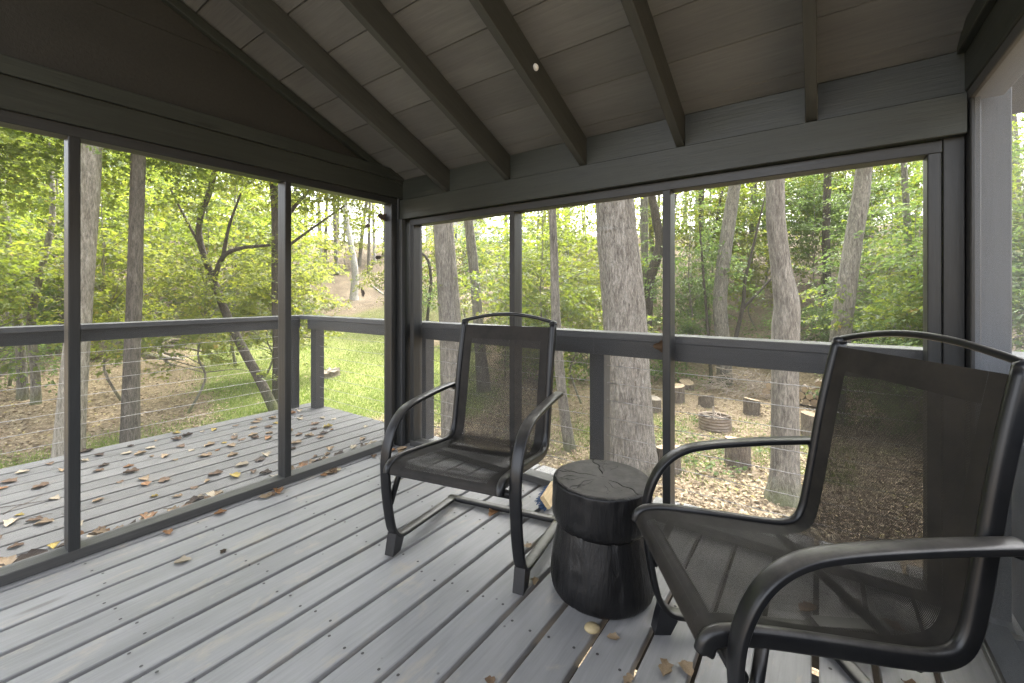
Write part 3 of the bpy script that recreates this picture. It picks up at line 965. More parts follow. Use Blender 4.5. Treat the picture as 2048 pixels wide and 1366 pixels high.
# ------------------------------------------------------------------ black log side table
def build_table():
    cx, cy = -0.682, 1.552
    t = thing('log_side_table', 'glossy black log side table with cracked dusty top between the chairs', 'side table', (cx, cy, 0))
    W = MW[t.name]
    n = 96
    prof = [(0.150, 0.0), (0.176, 0.004), (0.192, 0.018), (0.1975, 0.045), (0.197, 0.09), (0.189, 0.15), (0.178, 0.20), (0.170, 0.235), (0.166, 0.252)]
    up = [(0.160, 0.253), (0.172, 0.258), (0.183, 0.272), (0.189, 0.295), (0.190, 0.33), (0.1885, 0.37), (0.187, 0.408), (0.184, 0.4165), (0.176, 0.420)]
    def lathe(pr, seed, amp):
        V, F = [], []
        for i, (r_, z) in enumerate(pr):
            for k in range(n):
                th = 2 * math.pi * k / n
                e = mnoise.noise(Vector((math.cos(th) * 1.2 + seed, math.sin(th) * 1.2, z * 1.5))) * amp
                e += mnoise.noise(Vector((math.cos(th) * 9 + seed, math.sin(th) * 9, z * 7))) * amp * 0.25
                for ct, cw in ((4.55, 0.035), (4.68, 0.022), (3.6, 0.02), (5.4, 0.02)):      # drying cracks down the side
                    dth = abs((th - ct - 0.05 * math.sin(z * 22) + math.pi) % (2 * math.pi) - math.pi)
                    e -= 0.007 * max(0, 1 - dth / cw)
                V.append(((r_ + e) * math.cos(th), (r_ + e) * math.sin(th), z))
        for i in range(len(pr) - 1):
            for k in range(n):
                F.append((i * n + k, i * n + (k + 1) % n, (i + 1) * n + (k + 1) % n, (i + 1) * n + k))
        return V, F
    def fine(pr, m_=4):
        c = catmull([(r_, 0, z) for r_, z in pr], m_)
        return [(p[0], p[2]) for p in c]
    V, F = lathe(fine(prof), 0.0, 0.006)
    F.append(tuple(range(n))[::-1])
    mesh_obj('base', np_mesh('base', V, F), M['stump_black'], t, W, True)
    V, F = lathe(fine(up), 0.0, 0.004)
    mesh_obj('drum', np_mesh('drum', V, F), M['stump_black'], t, W, True)
    # top: rings of vertices, cracks pressed in
    V, F = [(0, 0, 0.4195)], []
    rr = np.linspace(0.006, 0.178, 56)
    nk = 380
    CR_ = [0.0]
    rnd = random.Random(3)
    cracks = [(rnd.uniform(0, 6.28), rnd.uniform(0.02, 0.10), rnd.uniform(0.12, 0.178), rnd.uniform(0.5, 1.0), rnd.uniform(-1.5, 1.5), rnd.uniform(0, 6)) for _ in range(13)]
    cracks += [(2.0, 0.02, 0.178, 2.4, 1.5, 1.0), (6.05, 0.03, 0.178, 2.0, -0.6, 2.0), (3.3, 0.02, 0.17, 1.5, 0.5, 0.0)]
    for r_ in rr:
        for k in range(nk):
            th = 2 * math.pi * k / nk
            e = mnoise.noise(Vector((math.cos(th) * 1.2, math.sin(th) * 1.2, 0.63))) * 0.004 * r_ / 0.18
            z = 0.4215 + 0.002 * mnoise.noise(Vector((r_ * math.cos(th) * 14, r_ * math.sin(th) * 14, 4)))
            ck = 0.0
            for ct, r0, r1, dp, cv, ph in cracks:
                if r0 < r_ < r1:
                    c_ = ct + cv * (r_ - r0) + 0.05 * math.sin(r_ * 90 + ph)
                    dd = abs((th - c_ + math.pi) % (2 * math.pi) - math.pi) * r_
                    wd = 0.0014 * dp * min(1, 0.35 + (r_ - r0) / 0.05)
                    if dd < wd:
                        q_ = (1 - dd / wd) * min(1, (r_ - r0) / 0.02)
                        z -= 0.005 * dp ** 0.5 * q_; ck = max(ck, q_)
            if r_ > 0.174: z -= 0.002
            CR_.append(min(1.0, ck * 1.8))
            V.append(((r_ + e) * math.cos(th), (r_ + e) * math.sin(th), z))
    for k in range(nk): F.append((0, 1 + k, 1 + (k + 1) % nk))
    for i in range(len(rr) - 1):
        for k in range(nk):
            a_ = 1 + i * nk + k; b_ = 1 + i * nk + (k + 1) % nk
            F.append((a_, a_ + nk, b_ + nk, b_))
    me = np_mesh('top', V, F)
    at = me.attributes.new('crack', 'FLOAT', 'POINT'); at.data.foreach_set('value', np.array(CR_, dtype=np.float32))
    mesh_obj('top', me, M['stump_top'], t, W, True)
build_table()

# ------------------------------------------------------------------ brushes on the floor
def build_brushes():
    b = thing('scrub_brush', 'wooden scrub brush with blue bristles lying behind the black log table', 'brush', (-1.165, 1.95, 0.0), rotz=R(105))
    W = MW[b.name]
    tilt = W @ Matrix.Translation((0, 0, 0.045)) @ Matrix.Rotation(R(52), 4, 'X')
    mesh_obj('block', board_mesh(0.20, 0.070, 0.024, 0.004, M['brush_wood']), None, b, tilt @ Matrix.Translation((0.06, 0, 0)))
    rnd = random.Random(2)
    parts = []
    for i in range(11):
        for j in range(4):
            x = -0.03 + i * 0.018; y = -0.026 + j * 0.017
            for q in range(4):
                dx, dy = rnd.uniform(-0.012, 0.012), rnd.uniform(-0.012, 0.012)
                parts.append(tube_arrays([(x, y, -0.012), (x + dx * 0.4, y + dy * 0.4, -0.03), (x + dx, y + dy, -0.052)], [0.0022, 0.002, 0.0016], 4))
    V, F = join_arrays(parts)
    mesh_obj('bristle', np_mesh('bristle', V, F), M['bristle_blue'], b, tilt)
    b2 = thing('scrub_brush', 'black bristle brush on the floor under the near chair', 'brush', (0.085, 1.745, 0.0), rotz=R(30))
    W = MW[b2.name]
    mesh_obj('block', board_mesh(0.22, 0.055, 0.022, 0.004, M['pad']), None, b2, W @ Matrix.Translation((0, 0, 0.068)))
    parts = []
    for i in range(14):
        for j in range(5):
            x = -0.098 + i * 0.015; y = -0.020 + j * 0.010
            dx, dy = rnd.uniform(-0.01, 0.01), rnd.uniform(-0.012, 0.012)
            parts.append(tube_arrays([(x, y, 0.057), (x + dx, y + dy, 0.001)], [0.0025, 0.002], 4))
    V, F = join_arrays(parts)
    mesh_obj('bristle', np_mesh('bristle', V, F), M['bristle_black'], b2, W)
build_brushes()

# ------------------------------------------------------------------ fallen leaves, twigs, small things
def curled_leaf(seed):
    rnd = random.Random(seed)
    nl, nw = 8, 5
    curl = rnd.uniform(0.3, 1.5); fold = rnd.uniform(0.15, 0.9); tw = rnd.uniform(-0.8, 0.8)
    V, F = [], []
    for i in range(nl):
        t = i / (nl - 1)
        wd = 0.5 * math.sin(math.pi * min(1, t * 0.92 + 0.06)) ** 0.8 * (1 + 0.25 * math.sin(t * 14 + seed)) * rnd.uniform(0.85, 1.1)
        a = (t - 0.5) * curl
        cx_ = math.sin(a) / curl; cz = (1 - math.cos(a)) / curl
        for j in range(nw):
            s = (j / (nw - 1) - 0.5) * 2
            y = s * wd * math.cos(fold * abs(s)) * 0.8
            z = cz + abs(s) * wd * math.sin(fold * abs(s)) + tw * 0.25 * s * (t - 0.5) + rnd.uniform(-0.02, 0.02)
            V.append((cx_, y, z))
    for i in range(nl - 1):
        for j in range(nw - 1):
            F.append((i * nw + j, i * nw + j + 1, (i + 1) * nw + j + 1, (i + 1) * nw + j))
    # stalk
    o = len(V)
    x0, z0 = V[nw // 2][0], V[nw // 2][2]
    V += [(x0, 0.012, z0), (x0, -0.012, z0), (x0 - 0.28, 0.03, max(0.0, z0 - 0.1))]
    F.append((o, o + 1, o + 2))
    zmin = min(v[2] for v in V)
    V = [(x, y, (z - zmin) * 0.7) for x, y, z in V]
    return V, F
LEAFM = {}
for s_ in range(7):
    V, F = curled_leaf(s_ + 11)
    for k, m_ in enumerate(DRY):
        me = np_mesh('fallen_leaf', V, F); me.materials.append(m_)
        me.polygons.foreach_set('use_smooth', [True] * len(me.polygons))
        LEAFM[(s_, k)] = me
def leaf_at(x, y, z, size, shape, color, yaw, label, group=None, tilt=(0, 0), name='fallen_leaf'):
    o = bpy.data.objects.new(name, LEAFM[(shape, color)])
    m4 = Matrix.Translation((x, y, z)) @ Matrix.Rotation(yaw, 4, 'Z') @ Matrix.Rotation(tilt[0], 4, 'X') @ Matrix.Rotation(tilt[1], 4, 'Y') @ Matrix.Scale(size, 4)
    place(o, m4)
    return tag(o, label, 'leaf', group)

def build_leaves():
    rnd = random.Random(21)
    CN = ('tan', 'brown', 'rusty orange', 'blackish', 'cream', 'yellow')
    def zone(x, y):
        a = 'outer edge' if x < -3.8 else ('middle boards' if x < -3.2 else 'boards near the sill')
        b = 'left of the first post' if y < 0.45 * x / -2.6 else ('between the two left posts' if y < 1.3 * x / -2.6 else 'right of the middle post')
        return a + ' ' + b
    grp = 'dry leaves scattered on the open deck'
    def part_(y):
        return 'left of the first post' if y < 0.39 else ('between the left posts, nearer the first' if y < 0.85 else ('between the left posts, nearer the second' if y < 1.29 else 'right of the second post'))
    pts = []
    tries = 0
    while len(pts) < 125 and tries < 6000:
        tries += 1
        x = rnd.uniform(-4.33, -2.68); y = rnd.uniform(-0.25, 2.25)
        dens = 0.35 + 0.65 * sum(math.exp(-((x - a) ** 2 + (y - b) ** 2) / c) for a, b, c in ((-3.6, 1.4, 0.15), (-3.0, 0.9, 0.2), (-2.95, 0.35, 0.1), (-3.8, 1.0, 0.1), (-3.3, 1.9, 0.1)))
        if rnd.random() > dens: continue
        if any((x - a) ** 2 + (y - b) ** 2 < 0.006 for a, b in pts): continue
        if x < -4.19 and (y > 2.1): continue
        pts.append((x, y))
        leaf_at(x, y, 0.0015, rnd.uniform(0.035, 0.085), rnd.randrange(7), (cc := rnd.choice((0, 0, 0, 0, 1, 1, 1, 2, 3, 4, 4, 5))), rnd.uniform(0, 6.28), f'{CN[cc]} dry leaf on the open deck, {zone(x, y)}', grp)
    lab2 = None
    for i in range(46):
        y = rnd.uniform(-0.1, 2.0)
        if rnd.random() < 0.35: y = rnd.choice((0.2, 0.45, 0.9, 1.15, 1.5)) + rnd.gauss(0, 0.06)
        x = XA - 0.089 - 0.045 - abs(rnd.gauss(0, 0.035))
        leaf_at(x, y, 0.002 + rnd.choice((0, 0, 0.010)), rnd.uniform(0.05, 0.10), rnd.randrange(7), (cc := rnd.choice((0, 0, 1, 1, 2, 3, 4))), rnd.uniform(0, 6.28), f'{CN[cc]} dry leaf drifted outside the left sill, {part_(y)}', 'dry leaves drifted against the left sill', (rnd.uniform(-0.3, 0.3), rnd.uniform(-0.3, 0.3)))
    lab3 = 'dry leaf lying against the inside of the left sill'
    for y, c in ((1.52, 0), (1.55, 1), (1.58, 4), (1.48, 2), (1.17, 1), (1.14, 0), (1.21, 2), (0.92, 2), (0.70, 2), (1.86, 1)):
        leaf_at(XA + 0.045 + rnd.uniform(0, 0.02), y, 0.002, rnd.uniform(0.05, 0.08), rnd.randrange(7), c, rnd.uniform(0, 6.28), f'{CN[c]} dry leaf inside the left sill, {part_(y)}', 'dry leaves inside the left sill')
    lab4 = 'dry leaf gathered at the foot of the porch corner post'
    for x, y, c, s in ((-2.45, 2.06, 0, 0.09), (-2.38, 2.08, 4, 0.06), (-2.34, 2.085, 2, 0.05), (-2.49, 2.0, 2, 0.06), (-2.41, 2.02, 0, 0.07)):
        leaf_at(x, y, 0.002, s, rnd.randrange(7), c, rnd.uniform(0, 6.28), lab4, 'dry leaves at the corner post')
    inner = [(-2.18, 0.66, 0.060, 2, 4, 'cream crumpled leaf alone in the middle of the porch floor boards'),
             (-2.12, 0.79, 0.036, 3, 3, 'small dark curled leaf on the floor beyond the cream leaf'),
             (-1.633, 0.31, 0.062, 1, 0, 'tan leaf at the bottom edge of the floor, nearest the camera'),
             (-0.78, 0.98, 0.034, 4, 1, 'small brown leaf on the floor in front of the log table'),
             (-0.548, 1.335, 0.042, 5, 0, 'pale curled leaf touching the front foot of the log table'),
             (-0.452, 1.215, 0.040, 0, 0, 'small tan leaf on a board gap right of the log table'),
             (-0.372, 1.312, 0.062, 6, 0, 'tan crumpled leaf in front of the near chair foot'),
             (-0.322, 1.352, 0.058, 5, 0, 'long tan folded leaf right of the crumpled one by the near chair foot'),
             (-1.36, 1.735, 0.072, 2, 2, 'tan curled leaf against the base bar of the far chair'),
             (-1.19, 1.70, 0.045, 1, 0, 'small leaf on the floor inside the far chair base'),
             (-1.06, 1.60, 0.042, 4, 0, 'light leaf under the right runner of the far chair'),
             (-1.18, 2.06, 0.080, 3, 2, 'orange brown leaf by the back sill next to the scrub brush'),
             (-1.42, 1.98, 0.045, 0, 2, 'reddish leaf behind the far chair base bar'),
             (-0.905, 1.42, 0.045, 3, 0, 'tan scrap stuck at the right front foot of the far chair'),
             (-0.03, 1.86, 0.075, 1, 2, 'brown leaf seen through the near chair seat by the back sill'),
             (0.10, 1.98, 0.080, 2, 1, 'long brown leaf seen through the near chair back near the corner'),
             (0.20, 1.93, 0.065, 5, 2, 'rusty leaf under the near chair close to the right screen'),
             (0.22, 1.66, 0.06, 6, 1, 'brown leaf under the near chair beside the runner')]
    for x, y, s, sh, c, l in inner:
        leaf_at(x, y, 0.0015, s, sh, c, rnd.uniform(0, 6.28), l)
    # outside the right screen
    for i in range(14):
        leaf_at(rnd.uniform(0.515, 0.535), rnd.uniform(1.1, 2.1), 0.0015, rnd.uniform(0.03, 0.05), rnd.randrange(7), rnd.choice((0, 1, 4)), rnd.uniform(0, 6.28), 'dry leaf lying outside the right screen', 'dry leaves outside the right screen')
    # back ledge
    for x, c, s in ((-2.33, 4, 0.07), (-0.98, 0, 0.05), (-0.92, 1, 0.06), (-0.70, 2, 0.05)):
        leaf_at(x, 2.258 if x < -2 else 2.275, 0.002, s, rnd.randrange(7), c, rnd.uniform(0, 6.28), 'dry leaf on the ledge outside the back sill', 'dry leaves on the back ledge')
    # on the rails
    for x, y, c, l in ((-3.3, 2.32, 1, 'dark leaf lying on the end railing cap left of the corner post'), (-4.31, 0.60, 3, 'dark leaf on the far railing cap right of the left post'), (-3.75, 2.31, 2, 'reddish leaf on the end railing cap near its far corner')):
        leaf_at(x, y, 0.9165, 0.05, rnd.randrange(7), c, rnd.uniform(0, 6.28), l)
    # caught in the screen
    leaf_at(-0.655, 2.212, 0.86, 0.085, 3, 1, 0.4, 'brown dead leaf caught behind the right post of the back screen, at the rail', tilt=(1.3, 0.4))
    leaf_at(-0.662, 2.214, 0.94, 0.06, 1, 0, 1.4, 'tan dead leaf caught above the brown one by the right post', tilt=(1.1, 0.2))
    for i, (y, z, s, c, l) in enumerate(((2.035, 1.70, 0.09, 1, 'long brown leaf hanging in the left screen under the corner beam'),
                               (1.955, 1.66, 0.05, 3, 'dark leaf hanging in the left screen, second from the corner'),
                               (1.90, 1.62, 0.045, 3, 'small dark leaf hanging furthest from the corner in the left screen'),
                               (2.0, 1.40, 0.05, 3, 'dark curled leaf stuck to the corner jamb of the left screen'),
                               (1.985, 1.16, 0.035, 1, 'small brown leaf stuck in the screen beside the corner jamb at mid height'))):
        leaf_at(XA - 0.085, y, z, s, (i * 2) % 7, c, 0.5 + i, l, tilt=(1.4, 0.9))
    # debris dangling from a thread beyond the left screen
    leaf_at(-3.05, 2.14, 1.14, 0.09, 4, 3, 1.0, 'dark dead leaf dangling from a thread beyond the left screen', tilt=(1.2, 1.2))
    tube('spider_thread', [(-3.045, 2.14, 1.19), (-3.045, 2.14, 1.55), (-2.90, 2.13, 1.99)], 0.0005, M['cobweb'], None, n=4)
    tag(bpy.data.objects['spider_thread'], 'thin thread holding the dangling dead leaf outside', 'thread')
    # seed pod
    V, F = tube_arrays([(0, 0, z) for z in (0.001, 0.003, 0.009, 0.016, 0.021, 0.023)], [0.012, 0.019, 0.0235, 0.021, 0.012, 0.003], 16)
    V = [(v[0] * 1.15, v[1], v[2]) for v in V]
    o = mesh_obj('seed_pod', np_mesh('seed_pod', V, F), M['pod'], None, Matrix.Translation((-0.618, 1.325, 0.0)) @ Matrix.Rotation(0.6, 4, 'Z'), True)
    tag(o, 'round tan seed pod on the floor in front of the log table', 'seed pod')
    # twigs on the open deck
    for i in range(5):
        x, y = rnd.uniform(-3.8, -2.8), rnd.uniform(0.1, 1.7)
        a = rnd.uniform(-0.9, 0.9) + 1.57; l_ = rnd.uniform(0.12, 0.34)
        p = [(x + math.cos(a) * l_ * t + rnd.uniform(-0.008, 0.008), y + math.sin(a) * l_ * t + rnd.uniform(-0.008, 0.008), 0.003 + 0.002 * (k % 2)) for k, t in enumerate((0, 0.3, 0.6, 1))]
        o = tube('twig', p, [0.002, 0.0018, 0.0015, 0.001], M['twig_dark'], None, n=5)
        tag(o, 'thin dark twig lying on the open deck', 'twig', 'twigs on the open deck')
    # cocoon on the third rafter
    V, F = tube_arrays([(0, 0, q) for q in (-0.016, -0.012, -0.004, 0.005, 0.012, 0.016)], [0.003, 0.009, 0.013, 0.012, 0.007, 0.002], 12)
    zz = ceil_z(1.62)
    o = mesh_obj('cocoon', np_mesh('cocoon', V, F), M['cocoon'], None, Matrix.Translation((-1.029, 1.62, zz - 0.075)) @ Matrix.Rotation(0.5, 4, 'X'), True)
    tag(o, 'small white cocoon stuck to the side of the middle rafter', 'cocoon')
    # cobweb in the roof corner
    parts = []
    for i in range(12):
        a = (XA + 0.02 + rnd.uniform(0, 0.02), YB - 0.06 - rnd.uniform(0, 0.10), 2.0 + rnd.uniform(-0.05, 0.03))
        b = (XA + 0.02 + rnd.uniform(0.02, 0.16), YB - 0.045 - rnd.uniform(0, 0.05), 1.93 + rnd.uniform(-0.05, 0.05))
        parts.append(tube_arrays([a, b], [0.00025, 0.00025], 3))
    V, F = join_arrays(parts)
    tag(mesh_obj('cobweb', np_mesh('cobweb', V, F), M['cobweb']), 'dusty cobweb in the roof corner above the left beam end', 'cobweb')
build_leaves()

# ------------------------------------------------------------------ foliage
rng = np.random.default_rng(7)
# leaf outlines: (across, along, lift); tri lists
LEAF_LOBED = (np.array([(0, 0, 0), (-.50, .48, .10), (-.17, .58, .03), (0, 1.05, -.06), (.17, .58, .03), (.50, .48, .10)]), np.array([(0, 2, 1), (0, 3, 2), (0, 4, 3), (0, 5, 4)]))
LEAF_OVAL = (np.array([(0, 0, 0), (-.30, .45, .09), (0, 1.0, -.08), (.30, .45, .09)]), np.array([(0, 2, 1), (0, 3, 2)]))
def leaf_mesh(name, P, Dv, Nv, size, tint, template):
    tv, tf = template
    n, k = len(P), len(tv)
    Dv = Dv / (np.linalg.norm(Dv, axis=1, keepdims=True) + 1e-9)
    S = np.cross(Dv, Nv); S /= (np.linalg.norm(S, axis=1, keepdims=True) + 1e-9)
    Nn = np.cross(S, Dv)
    V = P[:, None, :] + size[:, None, None] * (tv[None, :, 0:1] * S[:, None, :] + tv[None, :, 1:2] * Dv[:, None, :] + tv[None, :, 2:3] * Nn[:, None, :])
    V = V.reshape(-1, 3).astype(np.float32)
    Fi = (tf[None] + (np.arange(n) * k)[:, None, None]).reshape(-1).astype(np.int32)
    nf = len(Fi) // 3
    me = bpy.data.meshes.new(name)
    me.vertices.add(len(V)); me.vertices.foreach_set('co', V.ravel())
    me.loops.add(len(Fi)); me.loops.foreach_set('vertex_index', Fi)
    me.polygons.add(nf); me.polygons.foreach_set('loop_start', np.arange(0, nf * 3, 3, dtype=np.int32))
    me.update(calc_edges=True)
    at = me.attributes.new('tint', 'FLOAT', 'POINT')
    at.data.foreach_set('value', np.repeat(tint, k).astype(np.float32))
    return me

def crown_leaves(seed, nspray, per, rx, rz, leaf, spread=0.45, shell=0.55, droop=0.25):
    """flat leaf sprays held out from the middle of a crown, with gaps between"""
    g = np.random.default_rng(seed)
    c = g.normal(size=(nspray * 3, 3)); c /= np.linalg.norm(c, axis=1, keepdims=True)
    rad = shell + (1 - shell) * g.random(len(c)) ** 0.7
    rad[g.random(len(c)) < 0.3] *= 0.55
    lump = 1 + 0.28 * np.sin(3 * np.arctan2(c[:, 1], c[:, 0]) + seed) + 0.2 * np.sin(5 * c[:, 2] + seed * 2 + 2 * c[:, 0])
    c = c * (rad * lump)[:, None]
    keepm = np.sin(c[:, 0] * 5.1 + seed) + np.sin(c[:, 1] * 4.7 + 2 * seed) + np.sin(c[:, 2] * 6.3 + 3 * seed) > -0.9
    c = c[keepm][:nspray]
    out = c / (np.linalg.norm(c, axis=1, keepdims=True) + 1e-6)
    ctr = c * np.array((rx, rx, rz))
    d0 = out + g.normal(scale=0.5, size=out.shape); d0[:, 2] = 0.25 * d0[:, 2] - droop * 0.5
    d0 /= np.linalg.norm(d0, axis=1, keepdims=True)
    sd_ = np.cross(d0, (0, 0, 1.0)); sd_ /= np.linalg.norm(sd_, axis=1, keepdims=True)
    n = len(ctr)
    t = g.random((n, per)); sgn = np.where(g.random((n, per)) < 0.5, -1.0, 1.0)
    wdt = spread * 0.40 * np.sin(np.pi * (0.12 + 0.8 * t)) * g.random((n, per))
    P = ctr[:, None] + d0[:, None] * ((t - 0.5) * spread * 1.5)[..., None] + sd_[:, None] * (sgn * wdt)[..., None]
    P[..., 2] += g.normal(scale=0.035, size=(n, per)) - droop * 0.35 * (t - 0.3) ** 2
    Dv = d0[:, None] * 0.6 + sd_[:, None] * (sgn * 0.8)[..., None] + g.normal(scale=0.30, size=(n, per, 3))
    Dv[..., 2] -= 0.28
    Nv = np.zeros((n, per, 3)); Nv[..., 2] = 1.0; Nv += g.normal(scale=0.40, size=Nv.shape)
    size = leaf * g.uniform(0.5, 1.25, (n, per)) * g.uniform(0.8, 1.2, (n, 1))
    sp_t = g.random((n, 1))
    tint = np.clip(0.42 + 0.38 * (sp_t - 0.5) * 2 * 0.8 + g.normal(scale=0.16, size=(n, per)), 0, 1)
    tint[g.random((n, per)) < 0.006] = 1.0
    return P.reshape(-1, 3), Dv.reshape(-1, 3), Nv.reshape(-1, 3), size.ravel(), tint.ravel(), ctr, out

def branch_arrays(ctr, root_z, top_z, seed, k=26, r0=0.013):
    """thin limbs from the stem to some of the sprays"""
    g = random.Random(seed)
    parts = []
    idx = list(range(len(ctr))); g.shuffle(idx)
    for i in idx[:k]:
        e = ctr[i]
        z0 = max(root_z, min(top_z, e[2] - 0.35 * math.hypot(e[0], e[1]) - g.uniform(0, 0.5)))
        p0 = np.array((0, 0, z0)); p3 = np.array(e)
        m1 = p0 + (p3 - p0) * 0.4 + np.array((g.uniform(-.12, .12), g.uniform(-.12, .12), 0.10))
        m2 = p0 + (p3 - p0) * 0.75 + np.array((g.uniform(-.1, .1), g.uniform(-.1, .1), 0.06))
        parts.append(tube_arrays([p0, m1, m2, p3], [r0, r0 * 0.7, r0 * 0.45, r0 * 0.2], 5, caps=False))
    return parts

def make_sapling(seed, H, rx, rz, nspray, per, leaf, template, mat, stem_r=0.03, spread=0.45, lean=0.15, barkm='bark_grey'):
    """trunk and crown meshes of one understory tree, base at the origin"""
    g = random.Random(seed)
    cz = H - rz * 0.9
    P, Dv, Nv, size, tint, ctr, out = crown_leaves(seed, nspray, per, rx, rz, leaf, spread)
    sx_, sy_ = g.uniform(-lean, lean), g.uniform(-lean, lean)
    P = P + np.array((sx_, sy_, cz)); ctr = ctr + np.array((0, 0, cz))
    crown = leaf_mesh('crown', P, Dv, Nv, size, tint, template)
    crown.materials.append(mat)
    path = catmull([(g.uniform(-.25, .25), g.uniform(-.25, .25), -0.2), (sx_ * 0.2 + g.uniform(-.14, .14), sy_ * 0.2 + g.uniform(-.14, .14), H * 0.18), (g.uniform(-.1, .1), g.uniform(-.1, .1), H * 0.32), (sx_ * 0.7, sy_ * 0.7 + g.uniform(-.08, .08), H * 0.55), (sx_, sy_, H * 0.8), (sx_ * 1.2, sy_ * 1.2, H * 1.02)], 4)
    rad_ = np.linspace(stem_r * 0.75, stem_r * 0.15, len(path))
    parts = [tube_arrays(path, rad_, 8)]
    br = branch_arrays(ctr, H * 0.22, H * 0.9, seed)
    parts += [([np.array(q) + np.array((sx_ * 0.7, sy_ * 0.7, 0)) for q in v], f) for v, f in br]
    V, F = join_arrays(parts)
    trunk = np_mesh('trunk', V, F); trunk.materials.append(M[barkm])
    trunk.polygons.foreach_set('use_smooth', [True] * len(trunk.polygons))
    return trunk, crown

SAP = [
    make_sapling(1, 5.2, 2.0, 2.2, 230, 32, 0.100, LEAF_LOBED, M['leaf'], 0.045, 0.55),
    make_sapling(2, 4.4, 1.7, 1.8, 200, 32, 0.098, LEAF_LOBED, M['leaf_yellow'], 0.04, 0.50),
    make_sapling(3, 6.4, 2.2, 2.6, 250, 32, 0.104, LEAF_LOBED, M['leaf'], 0.055, 0.60),
    make_sapling(4, 3.2, 1.6, 1.5, 200, 32, 0.092, LEAF_OVAL, M['leaf_dark'], 0.03, 0.45),
    make_sapling(5, 5.6, 1.9, 2.4, 220, 32, 0.100, LEAF_OVAL, M['leaf_dark'], 0.045, 0.55),
    make_sapling(6, 1.7, 1.1, 0.8, 120, 28, 0.085, LEAF_OVAL, M['leaf_dark'], 0.018, 0.38),
    make_sapling(7, 6.8, 2.6, 2.8, 260, 32, 0.112, LEAF_LOBED, M['leaf_yellow'], 0.06, 0.65),
]
CROWN_Z = [5.2 - 1.98, 4.4 - 1.62, 6.4 - 2.34, 3.2 - 1.35, 5.6 - 2.16, 1.7 - 0.72, 6.8 - 2.52]
def polar(u, wdepth):
    """ground position at depth wdepth along the viewing axis, u = sideways offset / depth"""
    return (wdepth * (CD[0] + u * CR[0]), wdepth * (CD[1] + u * CR[1]))

def plant(kind, u, wd, label, group, scale=1.0, yaw=0.0, dz=0.0, name='understory_tree', cat='tree'):
    x, y = polar(u, wd)
    t = thing(name, label, cat, (x, y, gz(x, y) - 0.05 + dz), group)
    m4 = Matrix.Translation((x, y, gz(x, y) - 0.05 + dz)) @ Matrix.Rotation(yaw, 4, 'Z') @ Matrix.Scale(scale, 4)
    for nm, me in zip(('trunk', 'crown'), SAP[kind]):
        o = bpy.data.objects.new(nm, me)
        place(o, m4, t)
    return t

